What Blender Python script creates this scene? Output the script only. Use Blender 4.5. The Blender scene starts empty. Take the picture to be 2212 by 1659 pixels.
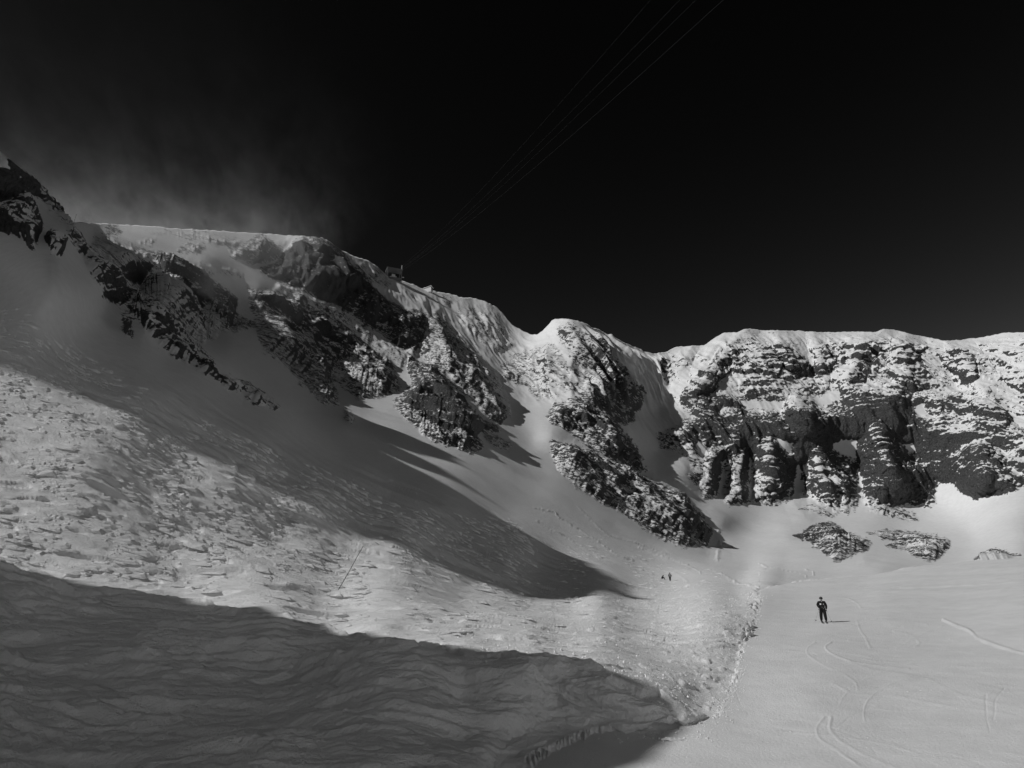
import bpy, bmesh, math, random, time
import numpy as np
from mathutils import Vector, Matrix
T0 = time.time()
random.seed(4)
S = bpy.context.scene
COL = S.collection

# ------------------------------------------------------------------ camera, sky, sun, exposure
PITCH = math.radians(18.7)
F = 1475.0            # focal length in units of a 2212 x 1659 picture
CX, CY = 1106.0, 829.5
cam_d = bpy.data.cameras.new('camera')
cam = bpy.data.objects.new('camera', cam_d); COL.objects.link(cam)
cam_d.sensor_width = 36.0
cam_d.lens = 36.0 * F / 2212.0
cam_d.clip_start = 0.2; cam_d.clip_end = 20000
cam.location = (0, 0, 0)
cam.rotation_euler = (math.pi / 2 + PITCH, 0, 0)
S.camera = cam

SUN_EL = math.radians(35.0)
SUN_BACK = math.radians(20.0)      # how far behind the camera's left the sun stands
SD = Vector((math.cos(SUN_EL) * math.cos(SUN_BACK), math.cos(SUN_EL) * math.sin(SUN_BACK), -math.sin(SUN_EL)))  # travel of light
sun_d = bpy.data.lights.new('sun', 'SUN'); sun_d.energy = 2.6; sun_d.angle = math.radians(0.5)
sun_d.color = (1.0, 1.0, 1.0)      # black and white photograph
sun = bpy.data.objects.new('sun', sun_d); COL.objects.link(sun)
sun.rotation_euler = SD.to_track_quat('-Z', 'Y').to_euler()

world = bpy.data.worlds.new('World'); S.world = world; world.use_nodes = True
wt = world.node_tree; wt.nodes.clear()
wo = wt.nodes.new('ShaderNodeOutputWorld'); wb = wt.nodes.new('ShaderNodeBackground')
sky = wt.nodes.new('ShaderNodeTexSky'); sky.sky_type = 'NISHITA'; sky.sun_disc = False
sky.sun_elevation = SUN_EL
sky.sun_rotation = math.atan2(-SD.x, -SD.y)
sky.altitude = 3000; sky.air_density = 1.0; sky.dust_density = 0.25; sky.ozone_density = 1.0
sep = wt.nodes.new('ShaderNodeSeparateColor')           # black and white film behind a deep red filter
gam = wt.nodes.new('ShaderNodeMath'); gam.operation = 'POWER'; gam.inputs[1].default_value = 3.1
mul = wt.nodes.new('ShaderNodeMath'); mul.operation = 'MULTIPLY'; mul.inputs[1].default_value = 0.0105
wt.links.new(sky.outputs[0], sep.inputs[0]); wt.links.new(sep.outputs[0], gam.inputs[0])
cap = wt.nodes.new('ShaderNodeMath'); cap.operation = 'MINIMUM'; cap.inputs[1].default_value = 0.10     # the film hardly records the glow round the sun
wt.links.new(gam.outputs[0], mul.inputs[0]); wt.links.new(mul.outputs[0], cap.inputs[0]); wt.links.new(cap.outputs[0], wb.inputs[0])
wb.inputs[1].default_value = 1.0
wt.links.new(wb.outputs[0], wo.inputs[0])
S.view_settings.view_transform = 'Standard'; S.view_settings.look = 'None'
S.view_settings.exposure = 0; S.view_settings.gamma = 1; S.view_settings.use_curve_mapping = False
S.cycles.max_bounces = 8; S.cycles.diffuse_bounces = 6
S.cycles.volume_bounces = 0
S.cycles.volume_step_rate = 1.0

# ------------------------------------------------------------------ helpers
def tag(o, label=None, cat=None, group=None, kind=None):
    if label: o['label'] = label
    if cat: o['category'] = cat
    if group: o['group'] = group
    if kind: o['kind'] = kind
    return o

SP, CP = math.sin(PITCH), math.cos(PITCH)
def raydir(u, v):
    X = (u - CX) / F; Y = (CY - v) / F
    return X, CP - Y * SP, SP + Y * CP
def at(u, v, k):
    a = raydir(u, v); return Vector((a[0] * k, a[1] * k, a[2] * k))

def _hash(ix, iy, iz, seed):
    h = (ix * 374761393 + iy * 668265263 + iz * 2147483647 + seed * 974711) & 0xFFFFFFFF
    h = ((h ^ (h >> 13)) * 1274126177) & 0xFFFFFFFF
    h ^= h >> 16
    h = (h * 2246822519) & 0xFFFFFFFF
    return (h ^ (h >> 15))
def noise(x, y, z, seed=0):
    """gradient noise, about -1..1"""
    xi = np.floor(x).astype(np.int64); yi = np.floor(y).astype(np.int64); zi = np.floor(z).astype(np.int64)
    xf = (x - xi).astype(np.float32); yf = (y - yi).astype(np.float32); zf = (z - zi).astype(np.float32)
    u = xf*xf*xf*(xf*(xf*6-15)+10); v = yf*yf*yf*(yf*(yf*6-15)+10); w = zf*zf*zf*(zf*(zf*6-15)+10)
    res = 0
    for dx in (0, 1):
        wx = u if dx else 1 - u
        for dy in (0, 1):
            wy = v if dy else 1 - v
            for dz in (0, 1):
                wz = w if dz else 1 - w
                h = _hash(xi + dx, yi + dy, zi + dz, seed)
                gx = ((h & 1023).astype(np.float32) / 511.5 - 1)
                gy = (((h >> 10) & 1023).astype(np.float32) / 511.5 - 1)
                gz = (((h >> 20) & 1023).astype(np.float32) / 511.5 - 1)
                res = res + wx * wy * wz * (gx * (xf - dx) + gy * (yf - dy) + gz * (zf - dz))
    return res * 1.5
def sst(a, b, x):
    t = np.clip((x - a) / (b - a), 0, 1); return t * t * (3 - 2 * t)

# ------------------------------------------------------------------ terrain data: (u, v) sight lines and distance k in metres
SKY = [(-700,-260),(-500,-120),(-300,60),(-150,215),(0,330),(30,355),(60,383),(90,412),(120,440),(140,462),(162,478),(203,483),(271,486),(338,490),(406,495),
 (508,501),(575,505),(606,507),(636,508),(663,510),(694,513),(718,525),(732,539),(759,551),(776,557),(799,566),(816,576),(830,591),(840,601),(867,606),
 (894,616),(914,623),(935,628),(969,635),(996,642),(1023,645),(1050,652),(1070,662),(1084,674),(1097,693),(1114,706),(1131,716),(1148,723),(1160,723),
 (1172,715),(1182,706),(1192,693),(1199,689),(1219,689),(1246,692),(1266,699),(1280,709),(1300,716),(1321,725),(1334,733),(1351,745),(1375,753),(1392,762),
 (1409,767),(1431,764),(1457,752),(1495,747),(1521,747),(1540,734),(1562,719),(1592,719),(1611,710),(1664,714),(1720,716),(1757,718),(1832,718),(1885,718),
 (1907,712),(1930,712),(1960,720),(2001,728),(2042,737),(2076,735),(2114,730),(2162,720),(2212,719),(2400,715)]
CREST = [(-700,1300),(1500,1300),(1560,1290),(1600,1281),(1645,1272),(1682,1264),(1757,1254),(1870,1244),(1982,1224),(2095,1211),(2212,1204),(2400,1194)]
# slope, mountains
FARP = [
 (-700,1700,9),(-400,1700,10),(0,1700,12),(500,1700,12.3),(1000,1700,12.8),(1300,1700,13),(1500,1700,13),
 (0,1659,13),(600,1659,13.5),(1000,1640,14.7),(1300,1659,14.1),(0,1500,19),(600,1500,20),(300,1500,19.5),(0,1350,27),(350,1370,27),(1000,1500,18.2),
 (1300,1567,17.9),(1420,1580,17.2),(1500,1600,16.5),(1150,1600,16.2),(1200,1500,19.0),
 (-300,1216,27),(0,1900,9),(1000,1900,9.6),(-500,1900,8),(0,1216,33),(200,1275,33),(600,1330,30),(806,1369,26),(1004,1402,21.5),(1128,1413,21),(1223,1427,20.5),(1296,1440,19.7),(1387,1482,18.8),(1464,1515,18.5),
 (1300,1400,25.5),(1300,1350,42),(1300,1300,70),(1000,1380,25),(1000,1310,52),(1150,1380,26),(1420,1440,24),(1500,1500,21.5),(1600,1500,22.3),(1600,1600,17),
 (1600,1400,35),(1500,1400,33),(1640,1330,60),(1500,1330,60),(1645,1276,118),(1540,1290,95),
 (1445,1253,156),(1351,1287,98),(725,1283,47),(600,1250,45),(1000,1240,72),(400,1250,40),
 (237,833,67),(372,898,68),(508,976,69),(691,1074,71),(860,1162,72),(1030,1257,72),(1148,1297,74),(1240,1310,72),
 (-300,1100,32),(0,1100,40),(0,1000,47),(0,900,54),(0,800,60),(0,700,66),(0,600,78),(0,500,92),(0,400,108),(0,330,120),(-150,215,135),(-300,60,150),(-300,600,66),(-300,900,42),(-500,500,72),(-700,-260,165),(-700,700,45),(-700,1200,18),
 (200,900,59),(200,1100,45),(200,700,84),(200,1000,52),(400,1100,53),(400,1000,61),(400,800,88),(600,1000,76),(600,1150,58),(600,920,98),
 (800,1200,63),(800,1100,84),(800,1000,125),(950,1100,108),(950,1180,84),(1100,1200,100),(1100,1100,170),(1100,1030,240),(1300,1250,110),(1300,1200,165),(1300,1120,260),
 (1200,1050,280),(1380,1150,280),(1445,1200,235),(1440,1175,290),(1540,1195,340),(1540,1250,150),(1560,1230,215),(1620,1258,150),(1620,1232,250),
 (100,480,112),(165,500,122),(250,600,118),(340,660,120),(440,770,118),(600,885,118),(500,740,190),(650,900,140),(730,990,115),(750,930,165),
 (203,483,330),(300,487,420),(406,495,500),(508,501,590),(600,507,640),(680,512,660),(749,547,700),(850,604,760),(935,628,800),(1023,645,850),(1084,674,850),(1148,723,820),
 (1192,693,770),(1230,690,760),(1300,716,795),(1380,755,815),(1430,766,825),(1495,747,840),
 (330,545,300),(440,570,345),(560,625,390),(500,540,470),(600,570,540),(300,620,250),(420,680,265),(520,700,300),(600,700,380),(700,850,270),(650,800,290),(800,850,340),(860,800,440),
 (700,600,540),(800,680,540),(800,620,640),(900,700,610),(860,640,690),(980,700,710),(1050,770,640),(1100,780,680),(1130,860,560),(1150,950,420),(1180,1000,350),
 (950,880,360),(1030,960,290),(880,840,380),(790,900,245),(900,950,225),(1000,1000,210),(960,820,450),(1040,850,480),
 (1170,760,700),(1220,800,640),(1300,850,620),(1250,950,470),(1190,940,420),(1350,1050,420),(1400,1000,530),(1450,1120,390),(1540,1160,400),(1340,950,520),
 (1420,980,600),(1400,900,680),(1420,850,765),(1500,850,726),(1450,905,690),(1370,800,775),(1480,1020,550),(1465,1075,470),(1540,1100,480),(1560,1130,440),
 (1540,1060,580),(1700,1090,600),(1900,1100,600),(2100,1065,595),(2300,1040,560),(1700,1230,232),(1700,1160,435),(1900,1210,340),(1800,1190,385),(1950,1180,460),(2100,1160,510),(2300,1160,480),
 (1700,1255,152),(1700,1205,330),(1900,1240,215),(2212,1200,330),
 (1500,940,670),(1700,940,680),(1900,900,700),(2100,900,670),(2300,900,620),(1560,800,790),(1611,710,850),(1757,718,850),(1760,830,770),(1907,712,840),(2042,737,820),(2212,719,770),(2100,800,760),(2400,715,720)]
# piste
NEARP = [(1300,1567,17.9),(1150,1650,14.3),(1300,1640,14.6),(1420,1585,17.1),(1500,1900,9.3),(2300,1900,9),(1500,1659,14.2),(1800,1659,14),(2212,1659,13.5),(1300,1700,13),(1800,1720,12.5),(2400,1720,12),(1600,1500,22.3),(1900,1500,22),(2212,1500,21.3),(2400,1500,21),(1600,1400,35),(1900,1400,34.3),
 (2212,1400,32),(2400,1400,31),(1781,1345,51),(2212,1330,47),(2400,1330,45),(1640,1330,60),(1650,1290,90),(1900,1290,82),(2212,1270,73),(2400,1265,68),(1645,1276,118),(1682,1264,140),(1870,1244,150),(2050,1216,150),
 (2212,1204,140),(2400,1194,130),(1500,1400,33),(1540,1290,95),(1500,1500,21.5),(1540,1700,13)]

def remap(P_, near):
    o_ = []
    for u_, v_, k_ in P_:
        if k_ <= 51 or near or (v_ > 1262 and u_ > 1400):
            k_ = float(np.interp(k_, [7, 9, 13, 14.2, 18, 22.3, 35, 51, 60, 76, 95, 118, 150, 165, 400], [12, 14.5, 19.8, 21.2, 25.5, 30, 41, 51, 56, 65, 74, 84, 100, 140, 400]))
        o_.append((u_, v_, k_))
    return o_
FARP = remap(FARP, False); NEARP = remap(NEARP, True)
# rock outcrops: polygon, density, how far they stand proud (m), edge width
ROCKS = [
 ([(237,508),(300,540),(372,555),(440,583),(508,643),(518,694),(500,712),(470,715),(440,740),(400,725),(359,672),(281,606),(240,560)],.5,3,14),
 ([(600,600),(660,640),(725,655),(803,710),(870,750),(905,745),(900,775),(860,800),(800,745),(740,700),(660,655),(590,625)],.34,3,12),
 ([(960,700),(1010,730),(1060,800),(1100,870),(1098,905),(1060,860),(1000,770)],.4,3,10),
 ([(1432,770),(1500,752),(1600,722),(1700,722),(1740,800),(1700,870),(1560,850),(1500,880),(1470,900),(1450,850),(1480,800)],.20,4,14),
 ([(1740,722),(1900,720),(2040,745),(2200,735),(2300,740),(2300,900),(2180,890),(2080,840),(1960,830),(1840,825),(1770,860),(1750,800)],.26,4,14),
 ([(0,378),(20,381),(34,400),(34,417),(17,430),(0,425),(-60,420),(-60,370)],1.3,5,6),
 ([(-60,440),(0,450),(24,423),(44,423),(68,447),(91,491),(78,522),(64,527),(51,508),(27,498),(0,491),(-60,480)],.72,2,8),
 ([(20,350),(51,373),(88,403),(135,447),(162,488),(190,525),(237,569),(281,606),(325,640),(359,670),(393,711),(440,762),(474,809),(540,840),(575,862),(598,885),(590,888),(560,870),(525,850),(500,835),(440,797),(383,762),(335,722),(305,694),(271,677),(240,633),(237,613),(203,582),(169,532),(142,491),(95,437),(51,400)],.62,4,8),
 ([(100,505),(115,495),(140,520),(135,545),(115,540)],.7,1.5,6),
 ([(265,680),(283,690),(290,715),(276,712)],.95,2,4),
 ([(210,505),(237,511),(271,532),(284,545),(338,586),(342,603),(322,613),(355,654),(406,687),(440,714),(430,732),(393,711),(359,670),(325,640),(281,606),(237,569),(205,530)],.55,4,12),
 ([(294,538),(325,545),(372,555),(406,572),(440,583),(474,613),(508,643),(514,657),(501,667),(518,694),(508,711),(484,701),(440,667),(423,643),(382,623),(355,593),(325,569)],.85,8,8),
 ([(457,670),(520,690),(558,697),(528,708),(508,714),(480,700)],.8,4,5),
 ([(494,538),(525,532),(565,508),(609,538),(602,555),(558,566),(541,569),(508,555)],.75,14,10),
 ([(315,498),(420,500),(508,515),(540,525),(470,530),(380,512)],.45,2,10),
 ([(277,525),(338,515),(330,530)],.45,2,6),([(390,540),(410,530),(440,535),(420,545)],.7,5,6),([(230,489),(250,493),(262,506),(233,506)],.9,5,4),
 ([(430,572),(500,578),(520,592),(470,588)],.4,2,6),
 ([(640,517),(665,509),(691,511),(718,526),(732,541),(772,578),(792,605),(806,625),(840,652),(894,673),(914,679),(918,706),(908,740),(894,754),(860,747),(833,727),(803,706),(759,679),(725,652),(691,645),(640,622),(600,602),(565,585),(600,570),(610,545)],.88,16,12),
 ([(538,626),(592,630),(616,643),(651,640),(668,670),(700,680),(725,695),(759,720),(803,754),(837,778),(857,812),(864,832),(850,852),(826,862),(776,859),(740,838),(715,805),(725,855),(725,872),(700,865),(677,849),(660,830),(626,796),(575,755),(555,721),(558,694),(542,653)],.76,12,12),
 ([(745,883),(762,897),(760,908),(748,898)],.8,2,4),
 ([(881,835),(857,866),(857,879),(881,903),(911,930),(948,954),(982,964),(1030,977),(1040,971),(1030,944),(1030,927),(1057,927),(1077,933),(1074,917),(1030,900),(996,862),(972,839),(952,815),(942,795),(908,785),(884,778),(884,795),(894,829)],.92,14,8),
 ([(1040,925),(1070,945),(1104,962),(1095,970),(1060,958)],.7,3,4),
 ([(918,680),(948,680),(969,710),(996,741),(1016,771),(1043,805),(1063,842),(1080,866),(1094,903),(1080,910),(1046,886),(1013,856),(982,832),(955,812),(928,785),(908,754),(914,727)],.68,10,10),
 ([(776,571),(800,571),(825,590),(843,613),(836,618),(810,605),(785,590)],.5,5,6),
 ([(955,640),(978,640),(985,650),(960,655)],.45,4,5),
 ([(985,676),(1009,673),(1030,680),(1050,669),(1074,700),(1091,720),(1114,747),(1094,757),(1074,761),(1046,747),(1023,727),(996,700)],.40,6,8),
 ([(1101,778),(1141,761),(1178,747),(1199,747),(1219,788),(1233,815),(1219,842),(1206,862),(1175,862),(1165,839),(1141,815),(1114,795)],.52,7,10),
 ([(1087,791),(1107,795),(1138,808),(1165,835),(1165,862),(1141,832),(1114,832),(1084,822)],.62,3,8),
 ([(1199,879),(1233,862),(1266,869),(1300,883),(1334,913),(1351,947),(1375,984),(1398,1018),(1368,1011),(1334,991),(1294,977),(1260,954),(1233,933),(1192,910),(1189,893)],.8,8,8),
 ([(1219,788),(1266,815),(1317,856),(1365,896),(1365,910),(1334,906),(1300,879),(1250,856),(1219,829)],.62,6,10),
 ([(1209,713),(1239,700),(1266,727),(1294,761),(1334,812),(1381,862),(1368,893),(1327,862),(1283,822),(1246,785),(1219,747)],.45,5,12),
 ([(1192,957),(1219,964),(1266,974),(1320,994),(1368,1018),(1405,1041),(1457,1064),(1487,1082),(1510,1116),(1536,1146),(1525,1180),(1469,1172),(1440,1163),(1402,1141),(1334,1101),(1266,1060),(1216,1023),(1192,986)],.84,14,9),
 ([(1558,756),(1607,752),(1645,760),(1678,771),(1682,801),(1675,820),(1645,812),(1615,812),(1577,805),(1547,820),(1525,850),(1506,850),(1480,876),(1472,872),(1495,838),(1532,801),(1547,775)],.6,8,10),
 ([(1678,748),(1708,760),(1742,790),(1757,812),(1757,823),(1720,816),(1701,801),(1678,771)],.68,8,8),
 ([(1757,763),(1787,752),(1824,756),(1866,760),(1870,771),(1832,778),(1806,801),(1776,812),(1761,808)],.66,8,8),
 ([(1824,726),(1870,726),(1873,733),(1832,735)],.5,4,5),
 ([(1877,741),(1945,737),(1997,756),(1982,763),(1952,756),(1945,775),(1982,782),(1945,790),(1915,786),(1896,767)],.56,6,7),
 ([(2042,745),(2068,760),(2095,793),(2106,824),(2087,820),(2042,797),(2035,793),(2080,793),(2057,767)],.7,8,6),
 ([(1597,830),(1757,820),(1780,850),(1700,870),(1600,868)],.42,5,10),
 ([(2095,745),(2212,726),(2300,730),(2300,790),(2212,786),(2170,767),(2114,760)],.42,5,10),
 ([(2110,790),(2155,786),(2189,805),(2212,812),(2300,830),(2300,870),(2212,850),(2170,831),(2117,820)],.58,6,8),
 ([(1881,778),(1960,800),(2040,820),(2060,850),(1960,845),(1890,820)],.44,5,10),
 ([(1432,780),(1470,765),(1480,790),(1445,830),(1430,815)],.32,4,10),
 ([(1513,853),(1570,857),(1592,872),(1607,895),(1645,895),(1682,895),(1693,883),(1712,850),(1723,853),(1742,872),(1765,887),(1798,883),(1821,876),(1821,838),(1870,835),(1937,835),(1967,865),(1982,850),(2038,853),(2087,850),(2132,846),(2151,872),(2181,902),(2188,925),(2230,947),(2400,960),(2400,1055),(2212,1052),(2188,1063),(2143,1071),(2110,1075),(2080,1060),(2061,1041),(2020,1037),(2016,1086),(1990,1093),(1960,1090),(1915,1090),(1862,1091),(1858,1037),(1855,1086),(1828,1110),(1806,1105),(1768,1086),(1738,1067),(1720,1060),(1705,1082),(1660,1090),(1622,1078),(1611,1086),(1570,1088),(1558,1060),(1547,1075),(1517,1071),(1506,1045),(1491,1030),(1491,1000),(1476,973),(1427,970),(1420,940),(1472,925),(1506,887)],.58,12,10),
 ([(1716,1157),(1757,1142),(1787,1131),(1825,1146),(1877,1172),(1866,1187),(1843,1195),(1806,1208),(1780,1191),(1750,1168)],.85,18,10),
 ([(1873,1153),(1963,1146),(2020,1161),(2050,1172),(2035,1195),(2020,1206),(1982,1202),(1960,1187),(1918,1180),(1937,1165)],.75,13,9),
 ([(1877,1101),(1907,1093),(1960,1108),(1982,1120),(1945,1116),(1907,1112)],.6,3,6),
 ([(2106,1208),(2143,1189),(2162,1191),(2189,1202),(2215,1210),(2200,1225),(2120,1225)],.85,5,6),
 ([(1735,1093),(1765,1090),(1800,1115),(1765,1108)],.5,3,6)]
SNOWIN = [[(1660,945),(1690,943),(1714,955),(1716,985),(1700,985),(1680,965)],[(1791,948),(1862,945),(1850,975),(1855,1000),(1820,985),(1795,970)],[(1936,958),(1975,950),(1990,985),(1960,985)],
 [(1853,1010),(1862,1010),(1862,1100),(1853,1095)],[(1613,980),(1622,990),(1625,1075),(1617,1075)],[(1555,1000),(1562,1000),(1565,1080),(1553,1070)],[(1712,1000),(1728,1000),(1735,1060),(1715,1070)],
 [(2143,962),(2180,970),(2170,978)],[(1543,888),(1580,882),(1590,893),(1550,897)],[(1960,885),(1995,875),(2010,900),(1975,905)],[(2060,890),(2090,900),(2080,912)],
 [(1500,955),(1540,965),(1530,985),(1505,985)]]
# dark solid cliffs with hardly any snow
CLIFF = [[(1514,855),(1570,858),(1590,893),(1540,900),(1510,895)],[(1475,925),(1510,897),(1600,900),(1640,898),(1720,895),(1800,888),(1835,862),(1900,858),(1960,872),(1995,885),(2000,905),(1930,925),(1860,925),(1780,940),(1700,935),(1600,945),(1540,950),(1500,965),(1470,945)],
 [(2040,855),(2085,855),(2085,885),(2050,890)],[(1865,1000),(1990,1010),(2010,1085),(1870,1085)],[(2100,965),(2120,960),(2160,1020),(2130,1050),(2095,1020)],[(560,590),(640,530),(700,530),(760,590),(800,640),(740,670),(650,620)],[(862,865),(900,845),(960,870),(1000,930),(960,945),(900,905)],[(372,558),(410,575),(440,600),(430,630),(380,600)]]
# ridges: points, crest height (m) at start/end, half width (px) at start/end
RIDGES = [
 ([(1881,908),(1915,1000),(1945,1095)],6,42,14,85),([(1757,968),(1775,1030),(1805,1108)],6,32,12,62),([(1660,935),(1662,1010),(1665,1088)],6,26,14,48),
 ([(1603,965),(1598,1030),(1595,1085)],6,18,10,32),([(1543,955),(1535,1010),(1532,1072)],6,18,10,32),([(2117,950),(2125,1010),(2125,1075)],8,32,20,75),
 ([(1716,848),(1730,890),(1755,950)],8,22,12,50),([(1611,712),(1570,760),(1525,820),(1480,880)],8,16,30,30),([(1675,716),(1700,760),(1757,820)],6,20,30,36),
 ([(1907,713),(1860,760),(1832,820),(1822,868)],6,20,34,36),([(2042,738),(2075,770),(2106,822),(2150,880),(2188,925)],10,22,40,46),([(1960,722),(1952,790),(1975,860)],5,14,30,40),
 ([(1757,718),(1765,760),(1775,830)],3,10,20,30),([(1562,722),(1540,760),(1490,830)],6,10,22,22),([(1495,748),(1480,780),(1455,840)],6,10,18,22),
 ([(1238,694),(1250,750),(1230,800),(1235,858),(1300,883),(1345,940),(1396,1016)],18,26,55,40),
 ([(1192,950),(1240,962),(1320,993),(1400,1038),(1470,1072),(1530,1150)],12,20,36,40),
 ([(1266,700),(1300,770),(1350,850),(1372,900)],10,12,26,26),([(1321,726),(1350,790),(1385,860)],8,8,18,20),
 ([(1050,655),(1060,690),(1095,750)],10,8,28,26),([(1000,645),(1010,690),(1040,735)],6,6,18,18),
 ([(672,512),(745,560),(800,620),(850,658),(905,690),(950,750),(1010,810),(1090,900)],22,26,55,40),
 ([(560,622),(650,642),(740,722),(830,790),(862,842)],18,20,40,36),
 ([(884,782),(935,822),(985,890),(1040,968)],16,18,36,36),
 ([(20,350),(88,405),(162,486),(237,571),(340,662),(440,764),(598,885)],10,5,30,22),
 ([(320,545),(400,572),(480,612),(520,692)],10,14,22,30),([(776,560),(830,600),(900,650),(960,720),(1040,790)],6,14,20,30),
 ([(870,610),(930,650),(985,715)],4,8,12,18),
 ([(1500,1185),(1540,1170),(1555,1195),(1560,1230)],3,5,14,30),([(1700,1070),(1730,1100),(1760,1150)],4,5,20,40),([(1860,1195),(1872,1225)],2,3,10,24)]
# grooves and berms pressed into the snow: points, height (m), half width px
TRACKS = [
 ([(1795,1386),(1783,1395),(1789,1408),(1813,1421),(1840,1432),(1881,1440),(1926,1445),(1963,1449)],.10,4),
 ([(1761,1387),(1744,1399),(1746,1414),(1765,1430),(1795,1446),(1825,1462),(1847,1479),(1851,1492)],.06,4),
 ([(2040,1340),(2057,1348),(2095,1363),(2114,1378),(2151,1391),(2212,1410),(2300,1432)],.24,6),
 ([(1648,1298),(1720,1297),(1776,1294),(1825,1292),(1851,1303),(1860,1312)],.12,3),
 ([(1945,1269),(2057,1265),(2212,1256),(2330,1248)],.2,2.5),
 ([(1780,1547),(1765,1569),(1769,1592),(1795,1610),(1817,1627),(1850,1650),(1880,1665)],.055,6),
 ([(1795,1547),(1795,1573),(1813,1599),(1851,1622),(1907,1648),(1950,1665)],.05,7),
 ([(1800,1480),(1846,1500),(1926,1505),(1982,1515),(2057,1528),(2212,1547)],.05,5),
 ([(1810,1420),(1880,1450),(1997,1468),(2057,1498),(2132,1517),(2260,1540)],.04,5),
 ([(2132,1505),(2130,1543),(2139,1580)],-.04,4),([(2170,1490),(2151,1517),(2147,1554)],-.035,4),
 ([(1590,1495),(1600,1520),(1620,1545)],-.02,3),
 ([(1850,1340),(1857,1360),(1870,1375),(1880,1398)],.05,5),([(1930,1362),(1965,1368),(1985,1385),(1975,1395)],.05,4),
 ([(1155,1094),(1199,1104),(1206,1114),(1246,1138),(1294,1169),(1334,1196),(1368,1209)],.5,3),
 ([(1246,1094),(1283,1128),(1317,1152),(1368,1169),(1440,1196)],.5,2.5),([(1160,1120),(1230,1160),(1300,1200)],.35,2.5),
 ([(1382,1180),(1430,1200),(1490,1222),(1512,1240)],.5,3),([(1400,1222),(1460,1240),(1485,1253)],.3,3),([(1540,1235),(1600,1260),(1640,1268)],.5,2.5),
 ([(291,928),(340,963),(379,989)],.22,2.4),([(406,1002),(480,1055),(575,1112)],.22,2.4),([(379,1002),(420,1035),(470,1073)],.2,2.2),([(389,1080),(430,1107)],.2,2.5),([(262,834),(284,850)],.25,2),
 ([(480,1131),(560,1160),(650,1200),(745,1236)],-.16,3.5),([(500,1152),(560,1195),(610,1245)],.12,2.5),([(820,1241),(900,1270),(980,1310)],.12,2.5),
 ([(1640,1215),(1670,1225),(1735,1240),(1740,1252)],.6,2.5),([(1740,1225),(1755,1232),(1757,1243)],.7,2.5),([(1551,1150),(1555,1175),(1550,1205)],.9,9)]
BANKLIP = [(-700,1150),(-300,1190),(0,1222),(91,1247),(164,1275),(328,1288),(437,1307),(518,1318),(620,1333),(693,1354),(806,1372),(880,1388),(1004,1405),(1128,1417),(1223,1431),(1296,1442),(1332,1466),(1387,1486),(1423,1480),(1464,1512),(1482,1543)]
BANK = BANKLIP + [(1470,1577),(1420,1582),(1300,1567),(1190,1565),(1140,1600),(1080,1659),(1040,1900),(-700,1900)]

# ------------------------------------------------------------------ fields on a regular (u, v) lattice
def tps_fit(P, reg=1.5e-3):
    P = np.array(P, float); x = P[:, :2] / 1000.0; f = np.log(P[:, 2]); n = len(P)
    r = np.linalg.norm(x[:, None] - x[None], axis=2)
    K = np.where(r > 0, r * r * np.log(r + 1e-12), 0) + np.eye(n) * reg
    A = np.zeros((n + 3, n + 3)); A[:n, :n] = K; A[:n, n] = 1; A[:n, n+1:] = x; A[n, :n] = 1; A[n+1:, :n] = x.T
    w = np.linalg.solve(A, np.concatenate([f, np.zeros(3)]))
    return x, w
def tps_eval(m, U, V):
    x, w = m; n = len(x); out = np.full(U.shape, w[n]) + w[n+1] * U / 1000 + w[n+2] * V / 1000
    for i in range(n):
        r2 = (U / 1000 - x[i, 0]) ** 2 + (V / 1000 - x[i, 1]) ** 2
        out += w[i] * 0.5 * r2 * np.log(r2 + 1e-14)
    return out
class Lat:
    def __init__(s, step, u0=-720, u1=2420, v0=-300, v1=1940):
        s.st = step; s.u0 = u0; s.v0 = v0
        s.u = np.arange(u0, u1 + step, step, dtype=float); s.v = np.arange(v0, v1 + step, step, dtype=float)
        s.U, s.V = np.meshgrid(s.u, s.v)
    def bil(s, A, u, v):
        x = np.clip((u - s.u0) / s.st, 0, A.shape[1] - 1.001); y = np.clip((v - s.v0) / s.st, 0, A.shape[0] - 1.001)
        i = x.astype(int); j = y.astype(int); a = x - i; b = y - j
        return (A[j, i] * (1-a) + A[j, i+1] * a) * (1-b) + (A[j+1, i] * (1-a) + A[j+1, i+1] * a) * b
    def cub(s, A, u, v):
        x = np.clip((u - s.u0) / s.st, 1, A.shape[1] - 2.001); y = np.clip((v - s.v0) / s.st, 1, A.shape[0] - 2.001)
        i = x.astype(int); j = y.astype(int); a = x - i; b = y - j
        def w(t): return ((-t**3 + 2*t*t - t)/2, (3*t**3 - 5*t*t + 2)/2, (-3*t**3 + 4*t*t + t)/2, (t**3 - t*t)/2)
        wa, wb_ = w(a), w(b); out = 0
        for q in range(4):
            jj = np.clip(j + q - 1, 0, A.shape[0]-1); row = 0
            for p in range(4):
                row = row + wa[p] * A[jj, np.clip(i + p - 1, 0, A.shape[1]-1)]
            out = out + wb_[q] * row
        return out
def segd(U, V, a, b):
    dx, dy = b[0]-a[0], b[1]-a[1]; L2 = dx*dx + dy*dy + 1e-9
    t = np.clip(((U-a[0])*dx + (V-a[1])*dy) / L2, 0, 1)
    return np.hypot(U - a[0] - t*dx, V - a[1] - t*dy), t
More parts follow.
